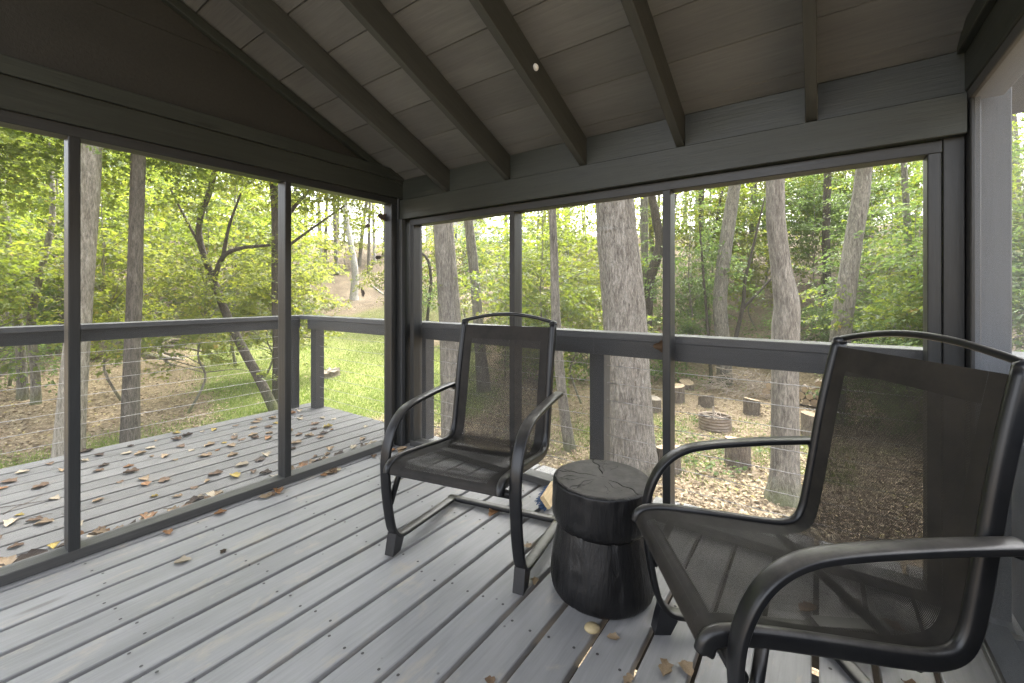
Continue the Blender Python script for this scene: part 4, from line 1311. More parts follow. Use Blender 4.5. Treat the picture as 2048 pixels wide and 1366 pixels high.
def build_understory():
    rnd = random.Random(17)
    def U(px): return (px - 1024) / 857
    left = [(-60, 8.6, 0, 1.0, 'green maple sapling cut off by the left edge of the photo'),
        (25, 10.5, 2, 0.95, 'broad green maple in the first left screen opening, in front of the twin mossy trees'),
        (225, 9.6, 1, 1.0, 'yellow green sapling between the pale and the straight dark trunks'),
        (395, 9.2, 1, 0.88, 'bright yellow green sapling under the leaning dark tree'),
        (300, 14.5, 2, 1.1, 'taller maple behind the straight dark trunk'),
        (-20, 15, 6, 1.2, 'large yellowing tree behind the far left maples'),
        (120, 14, 2, 1.25, 'tall maple filling the gap left of the pale trunk'),
        (470, 13.5, 2, 1.1, 'tall maple behind the fork of the leaning dark tree'),
        (535, 11.5, 1, 0.95, 'yellow green sapling beside the slim mossy tree'),
        (210, 18, 6, 1.4, 'tall yellowing tree far behind the pale trunk'),
        (420, 19, 6, 1.45, 'tall yellowing tree far behind the leaning dark tree'),
        (60, 20, 6, 1.5, 'tallest yellowing tree at the far left back'),
        (330, 23, 4, 1.6, 'dark green tree at the wood edge behind the left lawn'),
        (520, 24, 6, 1.5, 'tall pale tree behind the slim mossy tree'),
        (150, 25, 6, 1.7, 'tallest pale tree behind the gap left of the pale trunk'),
        (265, 27, 6, 1.8, 'tallest pale tree behind the straight dark trunk'),
        (-30, 24, 6, 1.7, 'tallest pale tree behind the twin mossy trees'),
        (-110, 12, 2, 1.1, 'maple standing outside the left edge of the left screen')]
    hill = [(560, 12.5, 1, 0.85, 'small yellowing sapling hidden partly by the middle left post'),
        (690, 34, 1, 1.2, 'yellowing tree near the top of the bare hillside'),
        (560, 20, 6, 1.15, 'tall yellowing tree behind the middle left post'),
        (815, 22, 1, 1.35, 'yellowing tree behind the porch corner post at the hill foot'),
        (770, 38, 6, 1.25, 'tall yellowing tree on the hill crest left of the corner post')]
    mid = [(1010, 13, 1, 0.85, 'bright sapling left of the left back post'),
        (1085, 9.3, 0, 0.92, 'leafy green maple nearest the back railing behind the far chair'),
        (1150, 11, 1, 1.0, 'yellow green maple touching the left edge of the furrowed oak'),
        (1075, 15, 2, 1.15, 'tall maple behind the thin mossy trunk'),
        (1180, 16, 1, 1.35, 'tall yellow green tree behind the left edge of the furrowed oak'),
        (1000, 20, 4, 1.25, 'dark green tree behind the left back post'),
        (845, 17, 4, 0.65, 'small dark green sapling right of the corner post'),
        (930, 24, 1, 1.3, 'pale sapling on the slope between the smooth grey and the slender trunks'),
        (1110, 22, 6, 1.3, 'large yellowing tree on the slope behind the thin mossy trunk')]
    bank = [(1385, 14, 4, 1.0, 'dark green sapling right of the right back post'),
        (1420, 17.5, 2, 1.1, 'tall maple left of the curved grey trunk'),
        (1505, 16, 1, 0.95, 'yellow green sapling between the curved and the swollen trunks'),
        (1540, 19.5, 6, 1.1, 'large yellowing tree behind the swollen trunk'),
        (1565, 17.5, 4, 1.1, 'dark green sapling on the bank behind the swollen trunk'),
        (1695, 18, 2, 1.1, 'maple on the bank behind the leaning grey trunk'),
        (1445, 20, 1, 1.15, 'yellow green sapling on the bank behind the curved grey trunk'),
        (1625, 16, 4, 0.9, 'dark green sapling right of the swollen trunk'),
        (1650, 18.5, 0, 1.2, 'maple behind the dark slim trunk'),
        (1740, 15.5, 4, 1.05, 'dark green sapling right of the leaning grey trunk'),
        (1790, 11.5, 4, 1.0, 'dense dark green sapling above the near chair back'),
        (1850, 9.0, 0, 0.90, 'nearest green maple at the right end of the back screen'),
        (1905, 11.5, 2, 1.0, 'tall maple behind the right corner post'),
        (1985, 8.0, 4, 0.95, 'dark green sapling seen hazily through the right screen'),
        (2060, 9, 0, 1.0, 'green maple seen hazily at the right edge of the photo'),
        (1765, 20, 2, 1.25, 'tall maple up the bank behind the leaning grey trunk'),
        (1335, 19, 6, 1.05, 'yellowing tree up the bank behind the right back post'),
        (1475, 22, 2, 1.2, 'tall maple up the bank behind the curved grey trunk'),
        (1600, 23, 6, 1.15, 'yellowing tree highest on the bank behind the swollen trunk'),
        (2160, 9, 2, 1.0, 'maple outside the right edge of the photo'),
        (1880, 16, 2, 1.2, 'tall maple furthest back at the right end of the back screen')]
    for L, grp in ((left, 'leafy understory trees left of the lawn'), (hill, 'saplings before the hill'), (mid, 'maples left of the furrowed trunk'), (bank, 'saplings on the right bank')):
        for px, wd, k, s, lab in L:
            plant(k, U(px), wd, lab, grp, s * rnd.uniform(0.95, 1.05), rnd.uniform(0, 6.28))
    back = [(1345, 14.5, 3, 0.8, 'low shrub behind the stumps at the right back post'), (1380, 16.5, 3, 0.9, 'low shrub on the slope left of the curved grey trunk'),
        (1600, 13.6, 5, 1.0, 'small shrub behind the firewood stack'),
        (1710, 13.2, 5, 1.1, 'small shrub at the foot of the leaning grey trunk'),
        (1750, 12.5, 3, 0.85, 'low shrub right of the leaning grey trunk'), (1800, 9.0, 3, 0.75, 'low shrub showing over the near chair back'),
        (1845, 8.2, 5, 1.2, 'small shrub at the right jamb of the back screen'), (1835, 12, 3, 0.9, 'low shrub behind the small one at the right jamb'),
        (1180, 13.5, 5, 1.0, 'small shrub left of the furrowed oak foot'), (1100, 13, 5, 1.0, 'small shrub behind the thin mossy trunk'),
        (1050, 14.5, 5, 0.9, 'small shrub behind the far chair back'), (1315, 13, 5, 1.0, 'small shrub right of the furrowed oak')]
    for px, wd, k, s, lab in back:
        plant(k, U(px), wd, lab, 'low shrubs behind the back railing', s, rnd.uniform(0, 6.28), name='shrub', cat='shrub')
    edge = [(40, 13, 3, 0.9, 'bushy shrub behind the twin mossy trees'), (110, 14.5, 3, 0.9, 'bushy shrub left of the pale trunk'), (400, 20, 3, 1.1, 'dark bushy shrub left of the leaning tree'), (470, 21, 3, 1.1, 'dark bushy shrub behind the leaning tree'),
        (-5, 9.6, 5, 1.0, 'small shrub at the left edge below the railing'), (560, 22.5, 5, 1.0, 'small shrub behind the middle left post'), (235, 16, 5, 1.2, 'small shrub between the pale and the straight dark trunks'), (625, 22.5, 5, 0.9, 'small yellow shrub at the hill foot above the deck corner')]
    for px, wd, k, s, lab in edge:
        plant(k, U(px), wd, lab, 'low shrubs at the left lawn edge', s, rnd.uniform(0, 6.28), name='shrub', cat='shrub')
build_understory()

# ------------------------------------------------------------------ trunks
def trunk_mesh(pts, n, amp, seed, per=6, furrow=0, flare=0.0, extra=None):
    """tapered trunk through (x,y,z,r) points; the base goes into the soil"""
    base = np.array(pts[0][:3])
    P = [np.array(p, float) for p in pts]
    c = catmull(P, per)
    path = [q[:3] - base for q in c]; rad_ = [float(q[3]) for q in c]
    def jit(i, k, p, th):
        z = p[2]
        e = amp * mnoise.noise(Vector((math.cos(th) * 2.2, math.sin(th) * 2.2, z * 1.1 + seed * 7)))
        if furrow:
            ph = 2.2 * mnoise.noise(Vector((z * 1.6, seed, math.sin(th) * 1.5))) + 0.6 * mnoise.noise(Vector((z * 6, th, seed)))
            e += furrow * (abs(math.sin(th * 15 + ph * 2.5)) ** 0.6 - 0.6)
            e += furrow * 0.5 * mnoise.noise(Vector((math.cos(th) * 14, math.sin(th) * 14, z * 9)))
        if flare: e += flare * math.exp(-max(0, z) / 0.22) * (1 + 0.5 * math.sin(th * 5 + seed))
        return e
    return tube_arrays(path, rad_, n, jit, caps=True), base

def add_tree(label, pts, bk, n=24, amp=0.06, furrow=0.0, flare=0.16, limbs=(), crown=None, group=None, height=11.0, name='tree', per=6, low=()):
    x0, y0 = pts[0][0], pts[0][1]
    g0 = gz(x0, y0)
    u0 = (CR[0] * x0 + CR[1] * y0) / (CD[0] * x0 + CD[1] * y0)
    sq = 1 / math.sqrt(1 + u0 * u0)
    pts = [[p[0], p[1], p[2], p[3] * sq] for p in pts]
    limbs = [[(q[0], q[1], q[2], q[3] * sq) for q in lp] for lp in limbs]
    dx = pts[1][0] - pts[0][0]; dy = pts[1][1] - pts[0][1]; dzz = pts[1][2] - pts[0][2]
    k = (g0 - 0.15 - pts[0][2]) / dzz
    first = [pts[0][0] + dx * k, pts[0][1] + dy * k, g0 - 0.15, pts[0][3] * (1.06 if k < 0 else 1.0)]
    pts = ([first] + pts) if k < -0.05 else ([first] + pts[1:])
    a, b = pts[-2], pts[-1]
    top = g0 + height
    if b[2] < top - 0.5:
        f = (top - b[2]) / (b[2] - a[2])
        f2 = f * 0.5
        mx = min(1.5 / (math.hypot(b[0] - a[0], b[1] - a[1]) * f + 1e-6), 1.0)
        pts.append([b[0] + (b[0] - a[0]) * f2 * mx, b[1] + (b[1] - a[1]) * f2 * mx, b[2] + (b[2] - a[2]) * f2, b[3] * 0.8])
        pts.append([b[0] + (b[0] - a[0]) * f * mx, b[1] + (b[1] - a[1]) * f * mx, top, b[3] * 0.4])
    t = thing(name, label, 'tree', (pts[0][0], pts[0][1], g0), group)
    seed = abs(hash(label)) % 97 if False else sum(ord(ch) for ch in label) % 97
    (V, F), base = trunk_mesh(pts, n, amp, seed, per, furrow, flare)
    parts = [(V, F)]
    for lp in limbs:
        c = catmull([np.array(q, float) for q in lp], 5)
        parts.append(tube_arrays([q[:3] - base for q in c], [float(q[3]) for q in c], 10, lambda i, k2, p, th: 0.10 * mnoise.noise(Vector((p[0] * 3 + math.cos(th), p[1] * 3, p[2] * 3 + math.sin(th))))))
    V, F = join_arrays(parts)
    mesh_obj('trunk', np_mesh('trunk', V, F), M[bk], t, Matrix.Translation(base), True)
    for lx, ly, lz, lk, ls in low:
        o = bpy.data.objects.new('crown', SAP[lk][1])
        place(o, Matrix.Translation((lx, ly, lz - CROWN_Z[lk] * ls)) @ Matrix.Scale(ls, 4), t)
    if crown is not None:
        kk, s, cz = crown
        o = bpy.data.objects.new('crown', CANOPY[kk])
        tp = pts[-1]
        place(o, Matrix.Translation((tp[0], tp[1], tp[2] - cz)) @ Matrix.Rotation(seed, 4, 'Z') @ Matrix.Scale(s, 4), t)
    return t

def canopy(seed, nspray, per, rx, rz, leaf, mat):
    P, Dv, Nv, size, tint, ctr, out = crown_leaves(seed, nspray, per, rx, rz, leaf, 0.9, 0.5)
    me = leaf_mesh('crown', P, Dv, Nv, size, tint, LEAF_OVAL)
    me.materials.append(mat)
    return me
CANOPY = [canopy(31, 80, 20, 2.6, 1.8, 0.18, M['leaf']), canopy(32, 80, 20, 2.6, 1.8, 0.18, M['leaf_dark'])]

TREES = [
 ('left stem of the twin mossy trees at the far left edge', [(-14.35,1.41,-1.22,.144),(-14.36,1.4,-.55,.133),(-14.44,1.35,.44,.122),(-14.56,1.26,1.66,.10),(-14.67,1.18,2.99,.083)], 'bark_grey', {}),
 ('right stem of the twin mossy trees at the far left edge', [(-13.84,1.55,-1.26,.131),(-13.86,1.54,-.52,.12),(-13.93,1.49,.56,.109),(-13.7,1.65,1.87,.087),(-13.55,1.76,2.85,.076),(-13.6,1.73,4.26,.065)], 'bark_grey', {}),
 ('tall pale trunk right behind the first post of the left screen', [(-9.39,1.39,-1.39,.27),(-9.33,1.44,-.19,.231),(-9.24,1.5,1.04,.2),(-9.18,1.55,2.19,.189),(-9.1,1.6,3.46,.177)], 'bark_pale', dict(n=48, furrow=.03, amp=.06, low=[(-9.7, 0.8, 4.0, 0, 0.75), (-10.4, 0.2, 3.4, 0, 0.7)])),
 ('straight dark trunk right of the pale one beyond the deck railing', [(-9.41,2.12,-1.41,.180),(-9.4,2.13,-.32,.155),(-9.36,2.16,1.03,.142),(-9.33,2.18,2.29,.134),(-9.3,2.2,3.47,.13)], 'bark_mid', dict(n=40, furrow=.02, amp=.06, low=[(-9.5, 2.9, 4.1, 0, 0.68), (-10.3, 1.9, 4.2, 0, 0.7)])),
 ('dark crooked tree leaning left over the lawn beyond the deck corner', [(-9.52,4.5,-1.32,.115),(-9.75,4.33,-.72,.105),(-10.09,4.09,.04,.10),(-10.37,3.89,.79,.095),(-10.58,3.74,1.48,.085),(-10.78,3.59,2.18,.07),(-10.8,3.58,2.72,.062),(-10.63,3.71,3.36,.064),(-10.52,3.78,3.9,.054)], 'bark_dark',
   dict(limbs=[[(-10.56,3.76,1.42,.062),(-10.41,3.86,1.91,.055),(-10.1,4.08,2.11,.046),(-9.58,4.46,2.18,.035)], [(-10.41,3.86,1.85,.05),(-10.3,3.95,2.6,.035),(-10.1,4.1,3.3,.022)], [(-10.75,3.6,2.1,.04),(-11.0,3.4,2.7,.03),(-11.3,3.2,3.4,.02)]], height=6.5, low=[(-10.5, 3.9, 4.6, 1, 0.6)])),
 ('slim mossy tree hidden partly by the middle post of the left screen', [(-9.86,4.75,-1.41,.134),(-9.85,4.75,-.12,.118),(-9.89,4.73,1.44,.106),(-9.88,4.73,2.68,.106),(-9.92,4.7,3.46,.09)], 'bark_dark',
   dict(limbs=[[(-9.89,4.73,2.5,.06),(-9.6,5.0,3.1,.045),(-9.1,5.3,3.7,.03)], [(-9.89,4.73,2.0,.04),(-9.3,5.1,2.5,.03),(-8.6,5.6,3.1,.02)]], low=[(-9.1, 5.7, 3.9, 1, 0.72), (-8.3, 6.3, 4.0, 1, 0.6), (-9.9, 4.9, 4.2, 1, 0.7)])),
 ('smooth grey trunk just right of the porch corner post', [(-5.41,5.72,-1.71,.214),(-5.43,5.71,-.62,.209),(-5.46,5.69,.57,.2),(-5.51,5.65,1.57,.191),(-5.56,5.61,2.48,.182)], 'bark_grey', dict(n=40, furrow=.012, amp=.05)),
 ('slender trunk seen above and through the back of the far chair', [(-7.23,8.82,-1.47,.186),(-7.32,8.76,-.22,.146),(-7.39,8.7,.97,.133),(-7.49,8.63,2.3,.133),(-7.57,8.57,3.23,.12)], 'bark_grey', {}),
 ('thin mossy trunk leaning behind the right arm of the far chair', [(-3.67,6.94,-1.7,.109),(-3.78,6.86,-.79,.091),(-3.85,6.81,.11,.091),(-3.89,6.78,1.02,.082),(-3.91,6.77,1.93,.073),(-3.94,6.75,2.75,.068)], 'bark_grey', {}),
 ('massive furrowed oak trunk behind the log table', [(-2.46,6.73,-1.62,.419),(-2.48,6.71,-.9,.37),(-2.52,6.68,.23,.354),(-2.58,6.64,1.36,.338),(-2.65,6.59,2.08,.322),(-2.68,6.57,2.68,.306)], 'bark_oak', dict(n=132, furrow=.055, amp=.05, per=16, height=13, low=[(-2.6, 6.6, 8.0, 6, 1.2)])),  # low crown: unseen, added overhead to shade the right yard
 ('curved grey trunk beside the brush pile', [(-2.28,14.16,-1.63,.24),(-2.33,14.12,-.4,.225),(-2.41,14.07,.95,.217),(-2.28,14.16,2.45,.21),(-2.14,14.26,3.65,.202),(-2.04,14.33,4.47,.187)], 'bark_grey', dict(n=32)),
 ('swollen grey trunk with mossy foot left of the near chair back', [(-.4,6.97,-1.71,.268),(-.38,6.99,-1.29,.213),(-.38,6.99,-.19,.193),(-.37,6.98,.62,.196),(-.36,6.98,1.0,.182),(-.42,6.95,1.46,.152),(-.48,6.91,2.15,.138),(-.49,6.91,2.7,.131)], 'bark_grey', dict(n=48, furrow=.015, amp=.06, low=[(-.3, 7.2, 7.4, 2, 1.2)])),  # low crown added out of view for more shade on the yard
 ('grey trunk leaning right above the near chair back', [(.31,11.91,-.78,.255),(.38,11.96,0,.244),(.47,12.02,1,.233),(.63,12.14,2.33,.211),(.76,12.23,3.32,.2),(.82,12.27,3.99,.188)], 'bark_grey', dict(n=36, furrow=.01)),
 ('thin grey trunk showing just right of the furrowed oak', [(-5.28,15.9,.16,.131),(-5.28,15.9,2.03,.14),(-5.31,15.88,4.64,.149)], 'bark_grey', dict(n=16)),
 ('kinked dark trunk between the furrowed oak and the right post', [(-4.54,13.97,.28,.147),(-4.48,14.01,1.59,.163),(-4.22,14.2,2.73,.163),(-4.32,14.12,3.55,.147),(-4.43,14.05,4.28,.131)], 'bark_dark', dict(n=18, limbs=[[(-4.22,14.2,2.7,.09),(-3.95,14.4,3.4,.07),(-3.8,14.5,4.4,.05)]])),
 ('narrow trunk among leaves near the right end of the back screen', [(1.93,14.91,.46,.128),(1.93,14.91,1.49,.116),(1.86,14.86,2.64,.103),(1.78,14.8,4.44,.09)], 'bark_grey', dict(n=16)),
 ('dark slim trunk between the swollen and the leaning trunks', [(.21,18.6,-.66,.175),(.25,18.63,.92,.158),(.21,18.6,3.02,.149),(.25,18.63,5.3,.14)], 'bark_dark', dict(n=16)),
 ('thin forked tree left of the curved grey trunk', [(-3.64,18.3,.89,.099),(-3.8,18.19,4.07,.099),(-3.77,18.21,5.45,.119)], 'bark_dark', dict(n=14, limbs=[[(-3.75,18.2,2.2,.07),(-3.4,18.4,3.4,.06),(-3.1,18.6,5.2,.05)]])),
 ('thin pale trunk high on the hill, leftmost in the left screen', [(-29.01,12.44,1.54,.189),(-29.14,12.34,4.53,.173),(-29.27,12.25,7.68,.142)], 'bark_white', dict(n=12)),
 ('slim whitish trunk at the hill foot right of the middle post', [(-27.09,15.05,.93,.18),(-27.16,14.99,2.7,.147),(-27.24,14.93,5.31,.131)], 'bark_white', dict(n=12)),
 ('thin whitish trunk standing behind the slim one on the hill', [(-31.14,18.29,3.25,.154),(-31.23,18.22,5.29,.154),(-31.33,18.16,8.37,.135)], 'bark_white', dict(n=12)),
 ('pale curved trunk in the middle of the bare hillside', [(-23.81,16.16,1.1,.268),(-23.76,16.19,2.64,.221),(-23.97,16.05,4.22,.189),(-24.2,15.88,5.79,.173),(-24.32,15.79,7.68,.173)], 'bark_white', dict(n=16)),
 ('very thin trunk near the hill top left of the corner post', [(-30.35,22.55,4.41,.147),(-30.42,22.5,6.93,.126),(-30.45,22.47,9.03,.126)], 'bark_white', dict(n=12)),
 ('thin brown trunk high on the hill above the pale curved one', [(-28.4,17.79,4.31,.145),(-28.46,17.75,6.48,.145)], 'bark_grey', dict(n=12)),
 ('short pale trunk behind the leaning dark tree', [(-28.71,10.19,.78,.175),(-28.78,10.14,1.95,.146),(-28.88,10.07,4.28,.131)], 'bark_white', dict(n=12)),
 ('spindly bent sapling on the slope left of the smooth grey trunk', [(-12.57,11.91,.89,.06),(-12.51,11.95,1.69,.06),(-12.61,11.88,2.48,.06),(-12.9,11.67,2.88,.05)], 'bark_dark', dict(n=10, height=6)),
 ('thin sapling stem left of the brush pile', [(-2.64,14.07,-1.63,.061),(-2.68,14.05,-.87,.053),(-2.75,13.99,.34,.045),(-2.83,13.94,1.55,.038)], 'bark_dark', dict(n=10, height=5)),
 ('forked thin stem right of the curved grey trunk', [(-2.09,14.49,-.42,.068),(-1.87,14.65,.8,.061),(-1.82,14.69,1.55,.053),(-1.7,14.77,2.16,.046)], 'bark_dark', dict(n=10, height=5.5, limbs=[[(-1.87,14.65,.7,.05),(-1.4,15.0,1.3,.04),(-1.1,15.2,1.7,.03)]])),
]
def build_trees():
    for i, (lab, pts, bk, kw) in enumerate(TREES):
        far = math.hypot(pts[0][0], pts[0][1]) > 20
        kw = dict(kw)
        if kw.get('height', 11) > 7:
            kw['crown'] = (i % 2, 1.0 if not far else 1.1, 1.0)
        add_tree(lab, pts, bk, **kw)
build_trees()

# ------------------------------------------------------------------ far woods along the crest
def build_far_woods():
    g = np.random.default_rng(77)
    def U(px): return (px - 1024) / 857
    n = 3400
    u = g.uniform(-1.6, 1.55, n); wd = g.uniform(24, 58, n)
    wd = np.where(u > 0.2, g.uniform(20, 46, n), wd)
    X = wd * (CD[0] + u * CR[0]); Y = wd * (CD[1] + u * CR[1])
    hz = g.random(n) ** 1.1 * 16
    bare = (u > -0.52) & (u < -0.20)                       # open hillside: little growth low down
    hz = np.where(bare & (wd < 38), 6.0 + hz * 0.8, hz)
    thin = np.sin(u * 21) + np.sin(u * 47 + hz * 0.6) + np.sin(wd * 0.5 + u * 9) > -0.25
    X, Y, hz, wd = X[thin], Y[thin], hz[thin], wd[thin]
    Z = ground(X, Y) + 0.4 + hz
    per = 34
    c = np.stack([X, Y, Z], 1)
    P = c[:, None] + g.normal(scale=(1.0, 1.0, 0.55), size=(len(c), per, 3))
    Dv = g.normal(size=P.shape); Dv[..., 2] -= 0.4
    Nv = np.zeros(P.shape); Nv[..., 2] = 1; Nv += g.normal(scale=0.6, size=P.shape)
    size = g.uniform(0.16, 0.30, P.shape[:2])
    tint = np.clip(g.random((len(c), 1)) * 0.7 + g.normal(scale=0.15, size=P.shape[:2]) + 0.12, 0, 0.97)
    me = leaf_mesh('far_woods', P.reshape(-1, 3), Dv.reshape(-1, 3), Nv.reshape(-1, 3), size.ravel(), tint.ravel(), LEAF_OVAL)
    o = mesh_obj('far_woods', me, M['leaf_yellow'])
    tag(o, 'far wood of pale green trees along the hill crest', 'woods', kind='stuff')
    # trunks of that wood, too far and too many to tell apart
    parts = []
    rnd = random.Random(9)
    for i in range(120):
        u_ = rnd.uniform(-1.5, 1.5); w_ = rnd.uniform(27, 56) if u_ < 0.2 else rnd.uniform(19, 40)
        x, y = polar(u_, w_); z = gz(x, y)
        r_ = rnd.uniform(0.08, 0.17); lx, ly = rnd.gauss(0, 0.5), rnd.gauss(0, 0.5)
        parts.append(tube_arrays([(x, y, z - 0.2), (x + lx * 0.4, y + ly * 0.4, z + 4), (x + lx, y + ly, z + 8), (x + lx * 1.5, y + ly * 1.5, z + 13)], [r_, r_ * 0.85, r_ * 0.7, r_ * 0.4], 7, caps=False))
    V, F = join_arrays(parts)
    o = mesh_obj('far_woods_trunks', np_mesh('far_woods_trunks', V, F), M['bark_grey'], smooth=True)
    tag(o, 'bare trunks of the far wood on the hill', 'woods', kind='stuff')
build_far_woods()

# ------------------------------------------------------------------ ground litter, grass, ground cover
def scatter(n, seed, u0, u1, w0, w1):
    g = np.random.default_rng(seed)
    u = g.uniform(u0, u1, n); wd = (w0 ** -0.5 + (w1 ** -0.5 - w0 ** -0.5) * g.random(n)) ** -2.0   # denser close by
    return g, wd * (CD[0] + u * CR[0]), wd * (CD[1] + u * CR[1])

def build_ground_stuff():
    g, X, Y = scatter(88000, 3, -1.35, 1.15, 4.6, 26)
    lm = lawn_mask(X, Y)
    k = g.random(len(X)) > lm * 0.93
    k &= ~((X > DECK_X0) & (X < DECK_X1) & (Y < DECK_Y1))
    X, Y = X[k], Y[k]
    n = len(X)
    P = np.stack([X, Y, ground(X, Y) + g.uniform(0.004, 0.03, n)], 1)
    a = g.uniform(0, 2 * math.pi, n)
    Dv = np.stack([np.cos(a), np.sin(a), g.normal(scale=0.25, size=n)], 1)
    Nv = np.zeros((n, 3)); Nv[:, 2] = 1; Nv += g.normal(scale=0.4, size=(n, 3))
    me = leaf_mesh('leaf_litter', P, Dv, Nv, g.uniform(0.035, 0.088, n), g.random(n), LEAF_OVAL)
    tag(mesh_obj('leaf_litter', me, M['litter']), 'brown fallen leaves covering the yard around the lawn', 'leaf litter', kind='stuff')
    # grass
    g, X, Y = scatter(330000, 4, -1.35, 0.8, 6.0, 26)
    lm = lawn_mask(X, Y)
    k = g.random(len(X)) < lm ** 1.3
    X, Y = X[k], Y[k]
    n = len(X)
    z = ground(X, Y)
    a = g.uniform(0, 2 * math.pi, n); h = g.uniform(0.03, 0.075, n); wd_ = g.uniform(0.006, 0.012, n)
    lean = g.normal(scale=0.03, size=(n, 2))
    A = np.stack([X - np.cos(a) * wd_, Y - np.sin(a) * wd_, z - 0.01], 1)
    B = np.stack([X + np.cos(a) * wd_, Y + np.sin(a) * wd_, z - 0.01], 1)
    C = np.stack([X + lean[:, 0], Y + lean[:, 1], z + h], 1)
    me = np_polys('grass', np.stack([A, B, C], 1).reshape(-1, 3), 3)
    at = me.attributes.new('tint', 'FLOAT', 'POINT')
    at.data.foreach_set('value', np.repeat(np.clip(0.5 + 0.3 * vnoise(X, Y, 1.3, 1.0) + g.normal(scale=0.2, size=n), 0, 1), 3).astype(np.float32))
    tag(mesh_obj('grass', me, M['grass']), 'bright short grass of the lawn beyond the deck', 'grass', kind='stuff')
    # ground cover
    g, X, Y = scatter(36000, 6, -1.0, 1.2, 6.5, 24)
    wv = CD[0] * X + CD[1] * Y; q = CR[0] * X + CR[1] * Y; ang = np.arctan2(q, wv); Rr = np.hypot(wv, q)
    dens = sstep(0.1, 0.5, vnoise(X, Y, 1.1, 8.0)) * (sstep(0.02, 0.2, ang) * 0.55 + sstep(13, 16, Rr) * 0.9 * sstep(-0.1, 0.1, ang) + 0.9 * (1 - sstep(-0.75, -0.55, ang)) * sstep(14, 17, Rr) + 0.25 * sstep(24, 26, Rr))
    k = g.random(len(X)) < dens
    X, Y = X[k], Y[k]; n = len(X)
    P = np.stack([X, Y, ground(X, Y) + g.uniform(0.02, 0.16, n)], 1)
    a = g.uniform(0, 2 * math.pi, n)
    Dv = np.stack([np.cos(a), np.sin(a), g.normal(scale=0.3, size=n)], 1)
    Nv = np.zeros((n, 3)); Nv[:, 2] = 1; Nv += g.normal(scale=0.35, size=(n, 3))
    me = leaf_mesh('ground_cover', P, Dv, Nv, g.uniform(0.05, 0.11, n), np.clip(g.random(n) * 0.8, 0, 1), LEAF_OVAL)
    tag(mesh_obj('ground_cover', me, M['leaf_dark']), 'low green ground cover among the fallen leaves', 'ground cover', kind='stuff')
build_ground_stuff()

# ------------------------------------------------------------------ yard things
def stump(label, x, y, r_, h, seed, old=False, rag=0.0):
    t = thing('log_stump', label, 'stump', (x, y, gz(x, y)), 'sawn log seats and stumps in the yard')
    W = MW[t.name]
    n = 36
    tl = (random.Random(seed).uniform(-0.05, 0.05), random.Random(seed + 1).uniform(-0.05, 0.05))
    zs = [-0.06, 0.0, h * 0.3, h * 0.6, h * 0.9, h]
    V, F = [], []
    for i, z in enumerate(zs):
        for k in range(n):
            th = 2 * math.pi * k / n
            e = 1 + 0.06 * mnoise.noise(Vector((math.cos(th) * 1.5, math.sin(th) * 1.5, seed))) + 0.035 * abs(math.sin(th * 9 + seed + 2 * mnoise.noise(Vector((z * 5, seed, th)))))
            if i < 2: e *= 1.06
            V.append((r_ * e * math.cos(th), r_ * e * math.sin(th), z + (tl[0] * math.cos(th) + tl[1] * math.sin(th)) * (z / h if z > 0 else 0) + (rag * mnoise.noise(Vector((math.cos(th) * 2.5, math.sin(th) * 2.5, 3))) if i == len(zs) - 1 else 0)))
            if rag and i == 0: V[-1] = (V[-1][0] * 1.6, V[-1][1] * 1.5, V[-1][2])
    for i in range(len(zs) - 1):
        for k in range(n): F.append((i * n + k, i * n + (k + 1) % n, (i + 1) * n + (k + 1) % n, (i + 1) * n + k))
    mesh_obj('bark', np_mesh('bark', V, F), M['bark_log'], t, W, True)
    ring = V[-n:]
    V2 = [(x_ * 0.99, y_ * 0.99, z_ + 0.002) for x_, y_, z_ in ring] + [(x_ * 0.5, y_ * 0.5, h + 0.004 + (z_ - h) * 0.5) for x_, y_, z_ in ring] + [(0, 0, h + 0.003)]
    F2 = [(k, (k + 1) % n, n + (k + 1) % n, n + k) for k in range(n)] + [(n + k, n + (k + 1) % n, 2 * n) for k in range(n)]
    mesh_obj('sawn_top', np_mesh('sawn_top', V2, F2), M['cut_old' if old else 'cut'], t, W)

